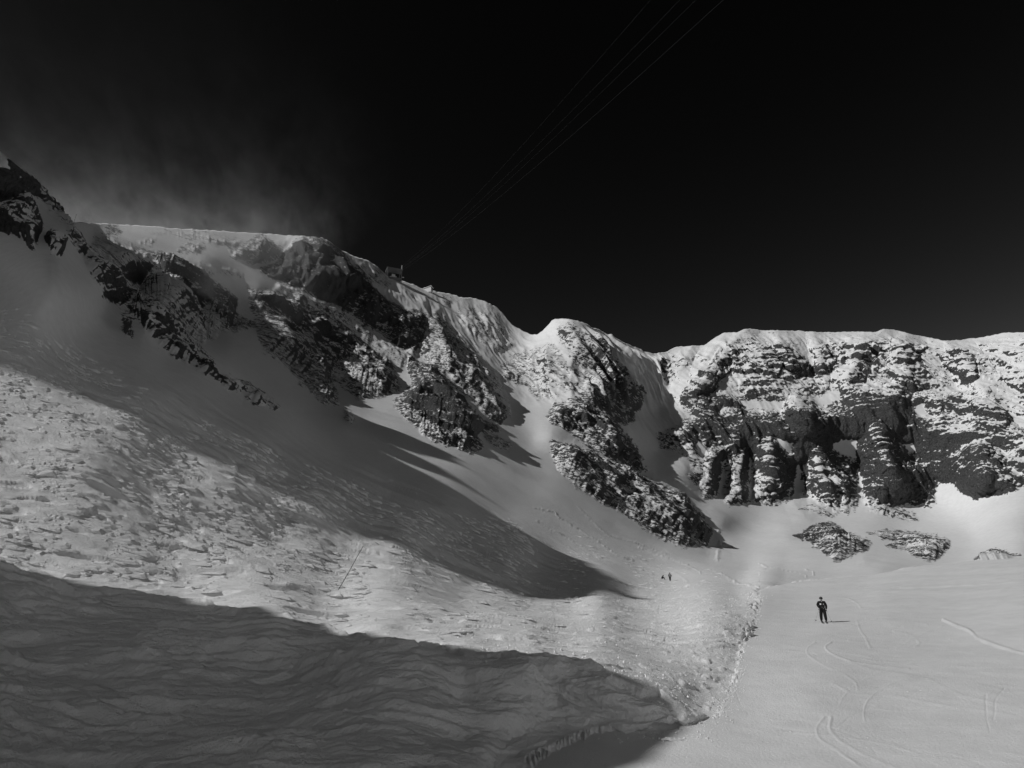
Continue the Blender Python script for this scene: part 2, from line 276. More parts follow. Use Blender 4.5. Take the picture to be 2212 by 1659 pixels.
def sdf(lat, poly, mar=60):
    """signed distance in px, positive inside; only near the polygon"""
    P = np.array(poly, float)
    i0 = max(0, int((P[:,0].min() - mar - lat.u0)/lat.st)); i1 = int((P[:,0].max() + mar - lat.u0)/lat.st) + 1
    j0 = max(0, int((P[:,1].min() - mar - lat.v0)/lat.st)); j1 = int((P[:,1].max() + mar - lat.v0)/lat.st) + 1
    sl = (slice(j0, j1), slice(i0, i1)); U = lat.U[sl]; V = lat.V[sl]
    d = np.full(U.shape, 1e9); ins = np.zeros(U.shape, bool)
    for a, b in zip(poly, poly[1:] + poly[:1]):
        d = np.minimum(d, segd(U, V, a, b)[0])
        if a[1] != b[1]:
            c = (a[1] > V) != (b[1] > V)
            ins ^= c & (U < (b[0]-a[0]) * (V-a[1]) / (b[1]-a[1]) + a[0])
    return sl, np.where(ins, d, -d)

L8 = Lat(8); L3 = Lat(3)
farf = tps_eval(tps_fit(FARP), L8.U, L8.V)
nearf = tps_eval(tps_fit(NEARP), L8.U, L8.V)
rockS = np.full(L3.U.shape, -60.0)      # signed distance to the nearest outcrop edge
rockD = np.zeros(L3.U.shape)            # density of the nearest outcrop
proud = np.zeros(L3.U.shape)
for poly, dens, amp, w in ROCKS:
    sl, d = sdf(L3, poly)
    d = d + 4.0; dens = (max(dens, .42) if dens > .3 else dens) + .05
    m = (d > 0) & (rockS[sl] > 0); m2 = d > rockS[sl]
    rockD[sl] = np.where(m, np.maximum(rockD[sl], dens), np.where(m2, dens, rockD[sl])); rockS[sl] = np.maximum(rockS[sl], d)
    proud[sl] = np.maximum(proud[sl], amp * .55 * (1 - np.exp(-np.maximum(d, 0) / (w*1.7))))
cliff = np.full(L3.U.shape, -60.0)
for poly in CLIFF:
    sl, d = sdf(L3, poly); cliff[sl] = np.maximum(cliff[sl], d)
for poly in SNOWIN:
    sl, d = sdf(L3, poly)
    rockS[sl] = np.minimum(rockS[sl], -d); proud[sl] *= 1 - sst(-6, 6, d) * .6
ridge = np.zeros(L3.U.shape)
for pts, a0, a1, w0, w1 in RIDGES:
    n = len(pts) - 1; best = np.full(L3.U.shape, -1e9); hh = np.zeros(L3.U.shape)
    for i in range(n):
        d, t = segd(L3.U, L3.V, pts[i], pts[i+1]); tt = (i + t) / n
        w = w0 + (w1-w0)*tt; q = 1 - d / w
        hh = np.where(q > best, (a0 + (a1-a0)*tt) * np.clip(q, 0, 1) * (1 - sst(.6, 1.0, tt)) * (1 if pts[0][1] < np.interp(pts[0][0], *np.array(SKY, float).T) + 28 else sst(0, .3, tt)), hh); best = np.maximum(best, q)
    ridge += hh
sl, bd = sdf(L3, BANK, 400)
bank = np.full(L3.U.shape, -400.0); bank[sl] = bd

# ------------------------------------------------------------------ one lattice of sight lines, later cut into separate pieces of terrain
us = np.concatenate([np.linspace(-640, -20, 60), np.linspace(-16, 2228, 1430), np.linspace(2240, 2390, 24)])
NU = len(us)
crest = np.interp(us, *np.array(CREST, float).T)
skyl = np.interp(us, *np.array(SKY, float).T)
jit = noise(us/14, us*0+.5, us*0, 5)*2.0 + noise(us/5, us*0+.5, us*0, 6)*1.2
skyl = skyl + jit * np.where(us < 1150, 1.0, .8)
NB, NT = 430, 400
tb = np.linspace(0, 1, NB)
w_ = 1/(.45 + 1.0*np.exp(-tb*0) - 0)      # rows crowd together where the slope is seen at a grazing angle
dv_ = np.interp(tb, [0, .25, .5, .72, 1], [3.2, 1.7, 1.25, .72, .62]); tb = np.concatenate([[0], np.cumsum((dv_[1:]+dv_[:-1])/2)]); tb /= tb[-1]
tt_ = np.linspace(0, 1, NT); dv_ = np.interp(tt_, [0, .08, .2, 1], [.5, .7, 1.0, 1.05]); tt_ = np.concatenate([[0], np.cumsum((dv_[1:]+dv_[:-1])/2)]); tt_ = (tt_/tt_[-1])[1:]
V = np.concatenate([1900 + (crest[None]-1900) * tb[:, None], crest[None] + (skyl-crest)[None] * tt_[:, None]])
NV = V.shape[0]; ROWC = NB - 1
U = np.broadcast_to(us, V.shape).copy()
Vf = V.copy()
lk = L8.cub(farf, U, V)
lkn = L8.cub(nearf, U, V)
# the piste: right of the slope foot and below the crest
foot = np.interp(V, [1272, 1330, 1400, 1500, 1550, 1585, 1640, 1720, 1900], [1650, 1645, 1615, 1590, 1560, 1290, 1170, 1130, 1080])
wn = sst(-70, 40, U - foot)
wn[ROWC+1:] *= 0
# left of the crest's start the two surfaces run together
soft = sst(1700, 1600, us)[None] * sst(-60, 0, V - crest[None])      # just above the crest, left end
wn[ROWC+1:] = (soft * sst(-70, 40, U - foot))[ROWC+1:]
lk = lk * (1 - wn) + lkn * wn
K = np.exp(lk)
# wobble the sampling so that drawn outlines come out uneven
X, Yd, Zd = raydir(U, V)
wu = noise(U/45, V/45, V*0, 11)*7 + noise(U/16, V/16, V*0, 12)*4 + noise(U/7, V/7, V*0, 13)*2.5
wv = noise(U/45, V/45, V*0, 21)*7 + noise(U/16, V/16, V*0, 22)*4 + noise(U/7, V/7, V*0, 23)*2.5
uw, vw = U + wu, V + wv
rS = L3.bil(rockS, uw, vw); rD = L3.bil(rockD, U, V)
pr = L3.bil(proud, uw, vw); rg = L3.bil(ridge, U + wu*.6, V + wv*.6); cl = L3.bil(cliff, uw, vw)
rS = np.where(np.arange(NV)[:, None] > ROWC, rS, -60.0)
K = K - (pr + rg * (1 + .15*sst(1440, 1520, U))) * np.where(np.arange(NV)[:, None] > ROWC, 1, 0) * np.minimum(1, K / 120)
P = np.stack([X*K, Yd*K, Zd*K], axis=2)
print('base', time.time()-T0)

def normals(P):
    du = np.empty_like(P); dv = np.empty_like(P)
    du[:, 1:-1] = P[:, 2:] - P[:, :-2]; du[:, 0] = P[:, 1]-P[:, 0]; du[:, -1] = P[:, -1]-P[:, -2]
    dv[1:-1] = P[2:] - P[:-2]; dv[0] = P[1]-P[0]; dv[-1] = P[-1]-P[-2]
    n = np.cross(du, dv); n /= np.linalg.norm(n, axis=2, keepdims=True) + 1e-12
    return n, np.linalg.norm(du, axis=2)/2, np.linalg.norm(dv, axis=2)/2
N0, su, sv = normals(P)
m_ = us > 1640
for r_a, r_b in ((ROWC, ROWC-1), (ROWC+1, ROWC+2)):
    N0[r_a, m_] = N0[r_b, m_]; sv[r_a, m_] = sv[r_b, m_]; su[r_a, m_] = su[r_b, m_]
# smooth base normal
sp = np.maximum(su, np.minimum(sv, su*4))
x, y, z = P[..., 0], P[..., 1], P[..., 2]
rock_soft = sst(-8, 6, rS) * np.clip(rD, 0, 1)
disp = np.zeros_like(K)
isfar = np.where(np.arange(NV)[:, None] > ROWC, 1.0, 0.0) * sst(-60, 60, crest[None] - V + np.where(us[None] > 1640, 200, 0))
rocky = sst(-1, 14, rS) * np.clip(rD, 0, 1)
rocky_w = sst(4, 42, rS) * np.clip(rD, 0, 1)
# rock relief: broken ribs and ledges
wall_ = sst(1380, 1480, U) * isfar
lam = 70.0; first = True
for o in range(8):
    fade = sst(1.3, 3.4, lam / sp)
    if fade.max() > 0:
        m = noise(x/lam, y/lam, z/(lam*1.2), 40+o)
        rid = 1 - 2*np.abs(m)
        amp = .17 * lam * (.75 if o < 2 else 1.6 if o < 4 else 2.2)
        if o < 2: amp = amp * sst(60, 300, K) * (1 - .35*wall_)
        disp += amp * fade * rid * (rocky_w if o < 3 else rocky) * .5
        disp += (.018 if o < 2 else .008) * lam * fade * m * (1 - rocky) * isfar * sst(1.3, 3.4, lam / np.maximum(su, sv))
    lam *= .5
# strata ledges on the far wall
wall = sst(1380, 1480, U) * isfar
zz = z + noise(x/90, y/90, z/90, 71)*14 + x*.04
led = np.abs(((zz/13) % 1) - .5) * 2
led2 = np.abs(((zz/5.2 + noise(x/25, y/25, z/25, 72)*.8) % 1) - .5) * 2
disp += (led*2.2 + led2*1.3) * rocky_w * wall * sst(-.5, .4, noise(x/60, y/60, z/30, 75))
# buttress ribs running down the fall line
fl = noise(x/16 + y/60, y/60, z/140, 73)
fl2 = noise(x/7 + y/25, y/25, z/60, 76); fl3 = noise(x/26 + z/60, y/80, z/170, 77)
ribs = (1-2*np.abs(fl)) * .6 + (1-2*np.abs(fl2)) * .4 - .35
disp += (1-2*np.abs(fl)) * (4.6 + 0*wall) * rocky_w * sst(250, 500, K) + (1-2*np.abs(fl2)) * 1.8 * rocky * sst(250, 500, K)
disp += (1-2*np.abs(fl3)) * 2.5 * wall * sst(1040, 960, V)
disp += ((1-2*np.abs(fl)) * 1.1 + (1-2*np.abs(fl2)) * .6) * (1 - rocky) * isfar * sst(500, 620, K) * sst(1000, 900, V)
# fluted snow face right of the middle peak
flute = sst(1240, 1290, U) * sst(1450, 1420, U) * sst(690, 720, V) * sst(900, 830, V)
fc = (U*.86 - V*.5)
disp += flute * ((1-2*np.abs(noise(fc/17, fc*0+3, V/160, 74))) * 8 + (1-2*np.abs(noise(fc/7, fc*0+3, V/70, 78))) * 3)
# snow: wind-worn plates on the near slope, lying along the wind
near = 1 - sst(180, 420, K)
bk = L3.bil(bank, U + noise(U/60, V/40, V*0, 31)*10, V + noise(U/50, V/40, V*0, 32)*8 + noise(U/12, V/12, V*0, 33)*3)
bankm = sst(0, 1, (bk + 2) / (12 + 26*sst(1530, 1575, V)))
pist = sst(.42, .60, wn + .22*noise(U/9, V/5, V*0, 35) + .12*noise(U/3.5, V/2.5, V*0, 36)*sst(1300, 1400, V)); pist[ROWC+1:] = 0; pist = np.where(U > 1720, 1.0, pist) * (np.arange(NV)[:, None] <= ROWC)
slope = near * (1 - rocky) * (1 - pist) * (1 - bankm*.75) * (1 - .55*sst(950, 1300, U))
ang = SUN_BACK; z0_ = z*0
a = x*math.cos(ang) + y*math.sin(ang); b = -x*math.sin(ang) + y*math.cos(ang) + noise(x/14, y/14, z0_, 49)*.8; z0 = z*0
# in-surface across direction combines y and height
def plates(la, lb, seed, thr=0.05, sharp=.15):
    n = noise(a/la, b/lb, z0+seed, seed) + .35*noise(a/la*2.3, b/lb*2.3, z0, seed+1)
    return sst(thr, thr+sharp, n) + .6*sst(thr-.35, thr-.35+sharp, n), n
rough = .45 + .55*sst(-.2, .4, noise(x/30, y/40, z/20, 99))
steepfade = 1 - .95*sst(12, 30, z)          # the upper slope is smoother
for la, lb, am, seed in ((6.0, 1.8, .085, 51), (3.2, 1.0, .055, 54), (12.0, 3.6, .14, 57), (1.7, .6, .03, 60)):
    fade = sst(.9, 2.2, lb / np.maximum(su, sv))
    pz, nn = plates(la, lb, seed)
    disp += am * pz * fade * slope * rough * steepfade
    disp += am * .7 * nn * fade * slope * steepfade
for la, lb, am, seed in ((18, 3.6, .16, 61), (36, 9, .35, 62), (7, 1.4, .05, 66)):
    disp += am * noise(a/la, b/lb, z0, seed) * near * (1-rocky) * (1-pist) * (1-bankm) * sst(1.2, 3, lb/sp) * (.12+.88*steepfade)
for la, lb, am, seed in ((4.4, 1.3, .20, 151), (2.4, .75, .13, 153), (8.5, 2.4, .30, 155), (3.2, .95, .15, 157), (1.4, .5, .07, 159)):    # scoops with crisp upwind edges
    n_ = noise(a/la, b/lb, z0+2, seed); fade = sst(.9, 2.2, lb / np.maximum(su, sv))
    disp -= am * sst(.28, .44, n_) * fade * slope * steepfade * sst(-.2, .3, noise(x/17, y/17, z0, seed+1))
# crumbs at the foot of the slope
cr = sst(.34, .52, noise(x/.42, y/.42, z/.42, 63)) * sst(1300, 1500, U) * sst(1250, 1300, V) * (1-pist) * (1-bankm) * sst(1.0, 2.2, .42*1.3/np.maximum(su, sv))
disp += cr * .05
cr2 = sst(.30, .45, noise(x/1.1, y/1.1, z/1.1, 64)) * sst(900, 1300, U) * (1-pist) * (1-bankm) * near * (1-rocky) * sst(1.0, 2.2, 1.1*1.3/np.maximum(su, sv))
disp += cr2 * .07
# bank: overhanging lip, bedded layers and scales
lipd = bk
drop = sst(0, 26, lipd)
disp -= bankm * .25 * (1-sst(0, 60, lipd)) * sst(3, 14, lipd)
zb = z + noise(x/6, y/5, z/3, 81)*.45 + x*.03
bed = np.abs(((zb/.55) % 1) - .45)
disp += bankm * .045 * sst(.05, .30, bed)
right = sst(600, 1100, U)
calm = .4 + .6*sst(-.15, .2, noise(x/6, y/7, z0+4, 83))
disp += bankm * .65 * noise(x/9, y/5, z0+1, 89)
for la, lb, am, seed in ((4.0, 1.1, .13, 82), (2.0, .6, .085, 84), (.9, .28, .04, 86), (.45, .16, .018, 87), (7.0, 2.2, .22, 88)):
    n = noise(x/la, y/lb, z/(lb*.6), seed) + .4*noise(x/la*2.1, y/lb*2.1, z/lb, seed+1)
    disp += bankm * (1.0 if la > 5 else calm) * (.45 + .55*sst(1450, 1150, U)) * am * (sst(.02, .26, n) + .7*sst(-.34, -.14, n)) * sst(1.0, 2.4, lb/sp)
    disp += bankm * right * .25 * am * (1-2*np.abs(noise(x/la*1.5, y/lb*1.5, z/lb, seed+2)))
# piste: soft rolls and grooming
disp += pist * (.03*noise(x/3, y/3, z, 91) + .12*noise(x/12, y/14, z, 92) + .012*noise(x/.8, y/.8, z, 93)*sst(1.2, 3, .8/sp))
# tracks
r7 = random.Random(12)
for q_ in range(46):      # faint older tracks crossing the piste
    u_ = r7.uniform(1650, 2150); v_ = r7.uniform(1320, 1640); a_ = r7.choice([.12, .2, .35, -.1, 2.6]) + r7.uniform(-.15, .15); c_ = r7.uniform(-.0045, .0045); p_ = []
    for j_ in range(9):
        p_.append((u_, v_)); st_ = 32*(v_-1180)/300; u_ += math.cos(a_)*st_; v_ += math.sin(a_)*st_*.38; a_ += c_*st_
    TRACKS.append((p_, r7.choice([.03, .04, .05, -.03]), r7.uniform(1.8, 3.4)))
def spline(p):
    p = [np.array(q, float) for q in p]; p = [2*p[0]-p[1]] + p + [2*p[-1]-p[-2]]; o_ = []
    for i in range(1, len(p)-2):
        for t in np.linspace(0, 1, 5)[:-1]:
            o_.append(tuple(.5*((2*p[i]) + (p[i+1]-p[i-1])*t + (2*p[i-1]-5*p[i]+4*p[i+1]-p[i+2])*t*t + (3*p[i]-p[i-1]-3*p[i+1]+p[i+2])*t**3)))
    return o_ + [tuple(p[-2])]
for pts, am, w in TRACKS:
    pts = spline(pts); am *= .45; w = max(1.8, w*.75)
    Pn = np.array(pts)
    i0, i1 = np.searchsorted(us, [Pn[:,0].min()-20, Pn[:,0].max()+20])
    sub = (slice(None), slice(i0, i1)); Us = U[sub] + noise(U[sub]/30, V[sub]/30, V[sub]*0, 7)*3; Vs = V[sub]
    d = np.full(Us.shape, 1e9)
    for i in range(len(pts)-1): d = np.minimum(d, segd(Us, Vs, pts[i], pts[i+1])[0])
    if am > .14: disp[sub] += am * .8 * np.clip(1 - d/(w*1.3), 0, 1) * noise(U[sub]/6, V[sub]/4, V[sub]*0, 18)
    vary = .35 + .9*np.clip(noise(U[sub]/35, V[sub]/35, V[sub]*0, 8)+.4, 0, 1)
    disp[sub] += am * np.clip(1 - d/w, 0, 1) * vary
dd = disp * (1 - .8*sst(26, 2, V - skyl[None]) * sst(250, 400, K))
P = P + N0 * dd[..., None]
# roll over behind the skyline
back = []
hd = P[-1, :, :2] / np.linalg.norm(P[-1, :, :2], axis=1, keepdims=True)
for j in range(1, 11):
    q = P[-1].copy(); s_ = (j/10.0)**1.6 * 160
    q[:, :2] += hd * s_; q[:, 2] += -s_*.55 - .6*j + noise(P[-1,:,0]/20, P[-1,:,1]/20, P[-1,:,2]*0 + j, 15) * s_ * .12
    back.append(q)
back = np.stack(back)
PA = np.concatenate([P, back]); NVA = PA.shape[0]
UA = np.concatenate([U, np.repeat(U[-1:], 10, 0)]); VA = np.concatenate([V, np.repeat(V[-1:], 10, 0)])
rk = sst(-6, 3, rS + noise(U/6, V/6, V*0, 17)*4) * np.clip(rD + .35*sst(-2, 8, cl), 0, 1.3)
rk = np.where(np.arange(NV)[:, None] > ROWC, rk * (1 - .58*wall*sst(900, 800, V)*(1-sst(-2, 8, cl))) * np.clip(.92 + .5*ribs*sst(250, 500, K) * (1 - .7*sst(-2, 8, cl)), .3, 1.4), 0)
rkA = np.concatenate([rk, np.repeat(rk[-1:], 10, 0)*.6])
print('disp', time.time()-T0)

# ------------------------------------------------------------------ materials (black and white photograph: all greys)
def g(v): return (v, v, v, 1)
def new_mat(name):
    m = bpy.data.materials.new(name); m.use_nodes = True
    nt = m.node_tree; b = nt.nodes['Principled BSDF']; return m, nt, b
def simple(name, c, rough=.6, spec=.4, metal=0):
    m, nt, b = new_mat(name); b.inputs['Base Color'].default_value = g(c); b.inputs['Roughness'].default_value = rough
    b.inputs['Specular IOR Level'].default_value = spec; b.inputs['Metallic'].default_value = metal
    geo = nt.nodes.new('ShaderNodeNewGeometry')
    n = nt.nodes.new('ShaderNodeTexNoise'); n.inputs['Scale'].default_value = 6; n.inputs['Detail'].default_value = 5
    mr = nt.nodes.new('ShaderNodeMapRange'); mr.inputs[3].default_value = c*.75; mr.inputs[4].default_value = min(1, c*1.25)
    nt.links.new(geo.outputs['Position'], n.inputs['Vector']); nt.links.new(n.outputs[0], mr.inputs[0]); nt.links.new(mr.outputs[0], b.inputs['Base Color'])
    return m
def terrain_mat(name, scale, bscale, bdist, snow=.84, sbump=.2, streak=False, rot=(0, 0, 0), stretch=(2.2, 2.2, .7)):
    m, nt, b = new_mat(name); N = nt.nodes; Lk = nt.links
    geo = N.new('ShaderNodeNewGeometry'); at_ = N.new('ShaderNodeAttribute'); at_.attribute_name = 'rock'
    sepn = N.new('ShaderNodeSeparateXYZ'); Lk.new(geo.outputs['Normal'], sepn.inputs[0])
    def tex(sc, det, ro=.6):
        t = N.new('ShaderNodeTexNoise'); t.inputs['Scale'].default_value = sc; t.inputs['Detail'].default_value = det; t.inputs['Roughness'].default_value = ro
        Lk.new(geo.outputs['Position'], t.inputs['Vector']); return t
    def mth(op, a, b_):
        q = N.new('ShaderNodeMath'); q.operation = op
        for i, v in enumerate((a, b_)):
            if isinstance(v, (int, float)): q.inputs[i].default_value = v
            else: Lk.new(v, q.inputs[i])
        return q.outputs[0]
    n1 = tex(scale, 6, .7); n2 = tex(scale*.36, 5, .62)
    mp2 = N.new('ShaderNodeMapping'); mp2.vector_type = 'TEXTURE'; mp2.inputs['Rotation'].default_value = rot; mp2.inputs['Scale'].default_value = stretch
    Lk.new(geo.outputs['Position'], mp2.inputs['Vector']); Lk.new(mp2.outputs[0], n2.inputs['Vector'])
    v1 = mth('MULTIPLY', mth('SUBTRACT', n1.outputs[0], .5), 5.4)
    v2 = mth('MULTIPLY', mth('SUBTRACT', n2.outputs[0], .5), 3.2)
    v3 = mth('MAXIMUM', mth('MULTIPLY', mth('SUBTRACT', .58, sepn.outputs[2]), 3.4), -.42)
    val = mth('ADD', mth('ADD', mth('MULTIPLY', mth('SUBTRACT', at_.outputs['Fac'], .54), 1.5), v1), mth('ADD', v2, v3))
    mr = N.new('ShaderNodeMapRange'); mr.interpolation_type = 'SMOOTHSTEP'; mr.inputs[1].default_value = -.10; mr.inputs[2].default_value = .10
    Lk.new(val, mr.inputs[0])
    gate = N.new('ShaderNodeMapRange'); gate.inputs[1].default_value = .02; gate.inputs[2].default_value = .12; Lk.new(at_.outputs['Fac'], gate.inputs[0])
    mask = mth('MULTIPLY', mr.outputs[0], gate.outputs[0])
    rc = N.new('ShaderNodeMapRange'); n3 = tex(scale*2.4, 6, .7); Lk.new(n3.outputs[0], rc.inputs[0])
    rc.inputs[1].default_value = .3; rc.inputs[2].default_value = .7; rc.inputs[3].default_value = .025; rc.inputs[4].default_value = .15
    sc_ = N.new('ShaderNodeMapRange'); n4 = tex(scale*.8, 6, .6); Lk.new(n4.outputs[0], sc_.inputs[0])
    sc_.inputs[1].default_value = .3; sc_.inputs[2].default_value = .7; sc_.inputs[3].default_value = snow-.05; sc_.inputs[4].default_value = snow+.04
    mix = N.new('ShaderNodeMix'); mix.data_type = 'FLOAT'; Lk.new(mask, mix.inputs[0]); Lk.new(sc_.outputs[0], mix.inputs[2]); Lk.new(rc.outputs[0], mix.inputs[3])
    comb = N.new('ShaderNodeCombineColor')
    for i in range(3): Lk.new(mix.outputs[0], comb.inputs[i])
    Lk.new(comb.outputs[0], b.inputs['Base Color'])
    b.inputs['Roughness'].default_value = .62; b.inputs['Specular IOR Level'].default_value = .25
    bt = tex(bscale, 8, .65)
    if streak:      # sastrugi: grain drawn out along the wind
        mp = N.new('ShaderNodeMapping'); mp.vector_type = 'TEXTURE'; mp.inputs['Rotation'].default_value = (0, 0, SUN_BACK); mp.inputs['Scale'].default_value = (2.4, .6, 7.0)
        Lk.new(geo.outputs['Position'], mp.inputs['Vector']); s1 = N.new('ShaderNodeTexNoise'); s1.inputs['Scale'].default_value = 1.5; s1.inputs['Detail'].default_value = 8; s1.inputs['Roughness'].default_value = .68
        Lk.new(mp.outputs[0], s1.inputs['Vector']); fine = tex(9.0, 6, .7)
    bs = N.new('ShaderNodeMix'); bs.data_type = 'FLOAT'; Lk.new(mask, bs.inputs[0]); bs.inputs[2].default_value = sbump; bs.inputs[3].default_value = 1.0
    if streak: hgt_ = mth('ADD', mth('MULTIPLY', s1.outputs[0], .75), mth('MULTIPLY', fine.outputs[0], .45))
    else: hgt_ = bt.outputs[0]
    bh = mth('ADD', hgt_, mth('MULTIPLY', mask, -.35))
    bump = N.new('ShaderNodeBump'); bump.inputs['Distance'].default_value = bdist; Lk.new(bh, bump.inputs['Height']); Lk.new(bs.outputs[0], bump.inputs['Strength'])
    Lk.new(bump.outputs[0], b.inputs['Normal'])
    return m
M_far = terrain_mat('snow_and_rock_far', .36, .5, 4.0, sbump=.10)
M_mid = terrain_mat('snow_and_rock_middle', .46, .6, 3.0, sbump=.10, rot=(0, math.radians(38), 0), stretch=(2.4, 1.2, .7))
M_left = terrain_mat('snow_and_rock_left', .62, .9, 2.0, sbump=.10, rot=(0, math.radians(34), 0), stretch=(2.8, 1.2, .7))
M_near = terrain_mat('wind_packed_snow', 1.2, 4.0, .16, snow=.82, sbump=.9, streak=True)
M_bank = terrain_mat('bank_snow', 1.6, 5.0, .30, snow=.92, sbump=.9, streak=True)
M_piste = terrain_mat('groomed_snow', .8, 9.0, .06, snow=.75, sbump=.6)

# ------------------------------------------------------------------ cut the lattice into pieces
uc = (UA[:-1, :-1] + UA[1:, 1:]) / 2; vc = (VA[:-1, :-1] + VA[1:, 1:]) / 2
ri = np.arange(NVA-1)[:, None] + 0*uc
reg = np.full(uc.shape, 1)
kc = np.concatenate([K, np.repeat(K[-1:], 10, 0)])[:-1, :-1]
def inpoly(poly, u, v):
    ins = np.zeros(u.shape, bool)
    for p, q in zip(poly, poly[1:]+poly[:1]):
        if p[1] != q[1]:
            ins ^= ((p[1] > v) != (q[1] > v)) & (u < (q[0]-p[0])*(v-p[1])/(q[1]-p[1]) + p[0])
    return ins
LEFTM = [(-700,300),(-700,-400),(1160,-400),(1160,723),(1120,780),(1098,880),(1105,960),(1040,985),(900,945),(850,885),(770,912),(735,905),(700,890),(600,895),(520,870),(430,815),(330,730),(260,690),(200,600),(150,560),(90,540),(0,520),(-300,400)]
SPUR = [(1160,-400),(1160,723),(1120,780),(1098,880),(1105,960),(1180,1000),(1300,1090),(1440,1172),(1530,1192),(1560,1160),(1480,1060),(1445,1010),(1430,920),(1412,850),(1412,-400)]
WALL = [(1412,-400),(1412,850),(1430,920),(1445,1010),(1480,1060),(1560,1160),(1560,1215),(1645,1272),(1700,1300),(2500,1300),(2500,-400)]
reg[inpoly(LEFTM, uc, vc)] = 2
reg[inpoly(SPUR, uc, vc)] = 3
reg[inpoly(WALL, uc, vc) & (ri >= ROWC)] = 4
bc = np.concatenate([bk, np.full((10, NU), -99.)])[:-1, :-1]
reg[(bc > 0) & (ri < ROWC+60) & (reg == 1)] = 5
wc = np.concatenate([wn, np.zeros((10, NU))])[:-1, :-1]
reg[(wc > .62) & (ri < ROWC) & (reg != 5)] = 0
idx = np.arange(NVA*NU).reshape(NVA, NU)
def cut(r, name, mat, label):
    m = reg == r
    quads = np.stack([idx[:-1, :-1][m], idx[:-1, 1:][m], idx[1:, 1:][m], idx[1:, :-1][m]], axis=1)
    used, inv = np.unique(quads, return_inverse=True)
    quads = inv.reshape(quads.shape)
    me = bpy.data.meshes.new(name)
    co = PA.reshape(-1, 3)[used].astype(np.float32)
    me.vertices.add(len(co)); me.vertices.foreach_set('co', co.ravel())
    me.loops.add(quads.size); me.loops.foreach_set('vertex_index', quads.ravel().astype(np.int32))
    me.polygons.add(len(quads)); me.polygons.foreach_set('loop_start', np.arange(0, quads.size, 4, dtype=np.int32))
    me.polygons.foreach_set('use_smooth', np.ones(len(quads), bool))
    at_ = me.attributes.new('rock', 'FLOAT', 'POINT'); at_.data.foreach_set('value', rkA.ravel()[used].astype(np.float32))
    me.update(); me.validate()
    me.materials.append(mat)
    o = bpy.data.objects.new(name, me); COL.objects.link(o); tag(o, label, kind='structure')
    return o
o_piste = cut(0, 'piste', M_piste, 'smooth groomed snow piste with ski tracks at the lower right')
o_slope = cut(1, 'snow_slope', M_near, 'wide wind-scoured snow slope falling from the upper left')
o_left = cut(2, 'mountain', M_left, 'dark rocky mountain with snow gullies at the left')
o_spur = cut(3, 'mountain_spur', M_mid, 'pointed snowy peak with a rocky spur in the middle')
o_wall = cut(4, 'mountain_wall', M_far, 'long snow-dusted cliff wall at the right')
o_bank = cut(5, 'snow_bank', M_bank, 'shaded layered snow bank in the foreground')
print('cut', time.time()-T0)

# snow ground round and behind the camera
def mesh_obj(name, verts, faces, mat, parent=None, smooth=False):
    me = bpy.data.meshes.new(name); me.from_pydata([tuple(v) for v in verts], [], faces); me.update()
    if smooth: me.polygons.foreach_set('use_smooth', [True]*len(me.polygons))
    me.materials.append(mat); o = bpy.data.objects.new(name, me); COL.objects.link(o)
    if parent: o.parent = parent
    return o
gx = np.concatenate([np.linspace(-900, -40, 14), np.linspace(-30, 60, 40), np.linspace(80, 900, 14)])
gy = np.concatenate([np.linspace(-900, -30, 14), np.linspace(-20, 13.2, 20)])
vs = [(X_, Y_, -8.6 + .15*math.sin(X_*.21)*math.cos(Y_*.17) + (0.05*max(0, X_-40))) for Y_ in gy for X_ in gx]
nx = len(gx)
fs = [(j*nx+i, j*nx+i+1, (j+1)*nx+i+1, (j+1)*nx+i) for j in range(len(gy)-1) for i in range(nx-1)]
o = mesh_obj('snowfield', vs, fs, M_piste, smooth=True); tag(o, 'flat snow around the camera', kind='structure')

def bounce_slope():  # unseen slope added as a bounce surface to brighten the shaded bank
    az = np.radians(np.linspace(100, 192, 100)); R_ = []
    h_ = 185 + 26*noise(az*3, az*0, az*0, 301) + 5*noise(az*11, az*0, az*0, 302)
    for f in np.linspace(0, 1.25, 46):
        d_ = 48 + 8*np.sin(az*2) + 170*min(f, 1)**.85 + max(0, f-1)*300
        zz = -9 + h_*(min(f, 1)**1.25 - max(0, f-1)*1.6)
        q1 = np.sin(az)*d_; q2 = np.cos(az)*d_
        zz = zz + (noise(q1/70, q2/70, q1*0+f*3, 303)*9 + noise(q1/22, q2/22, q1*0, 304)*3)*min(1, f*2)
        R_.append(np.stack([q1, q2, zz], 1))
    R_ = np.array(R_); n, m = R_.shape[:2]
    fs = [(j*m+i, j*m+i+1, (j+1)*m+i+1, (j+1)*m+i) for j in range(n-1) for i in range(m-1)]
    o = mesh_obj('added_bounce_slope', R_.reshape(-1, 3), fs, M_far, smooth=True); tag(o, 'added unseen snow slope behind the camera that bounces sunlight onto the bank', kind='structure')
bounce_slope()

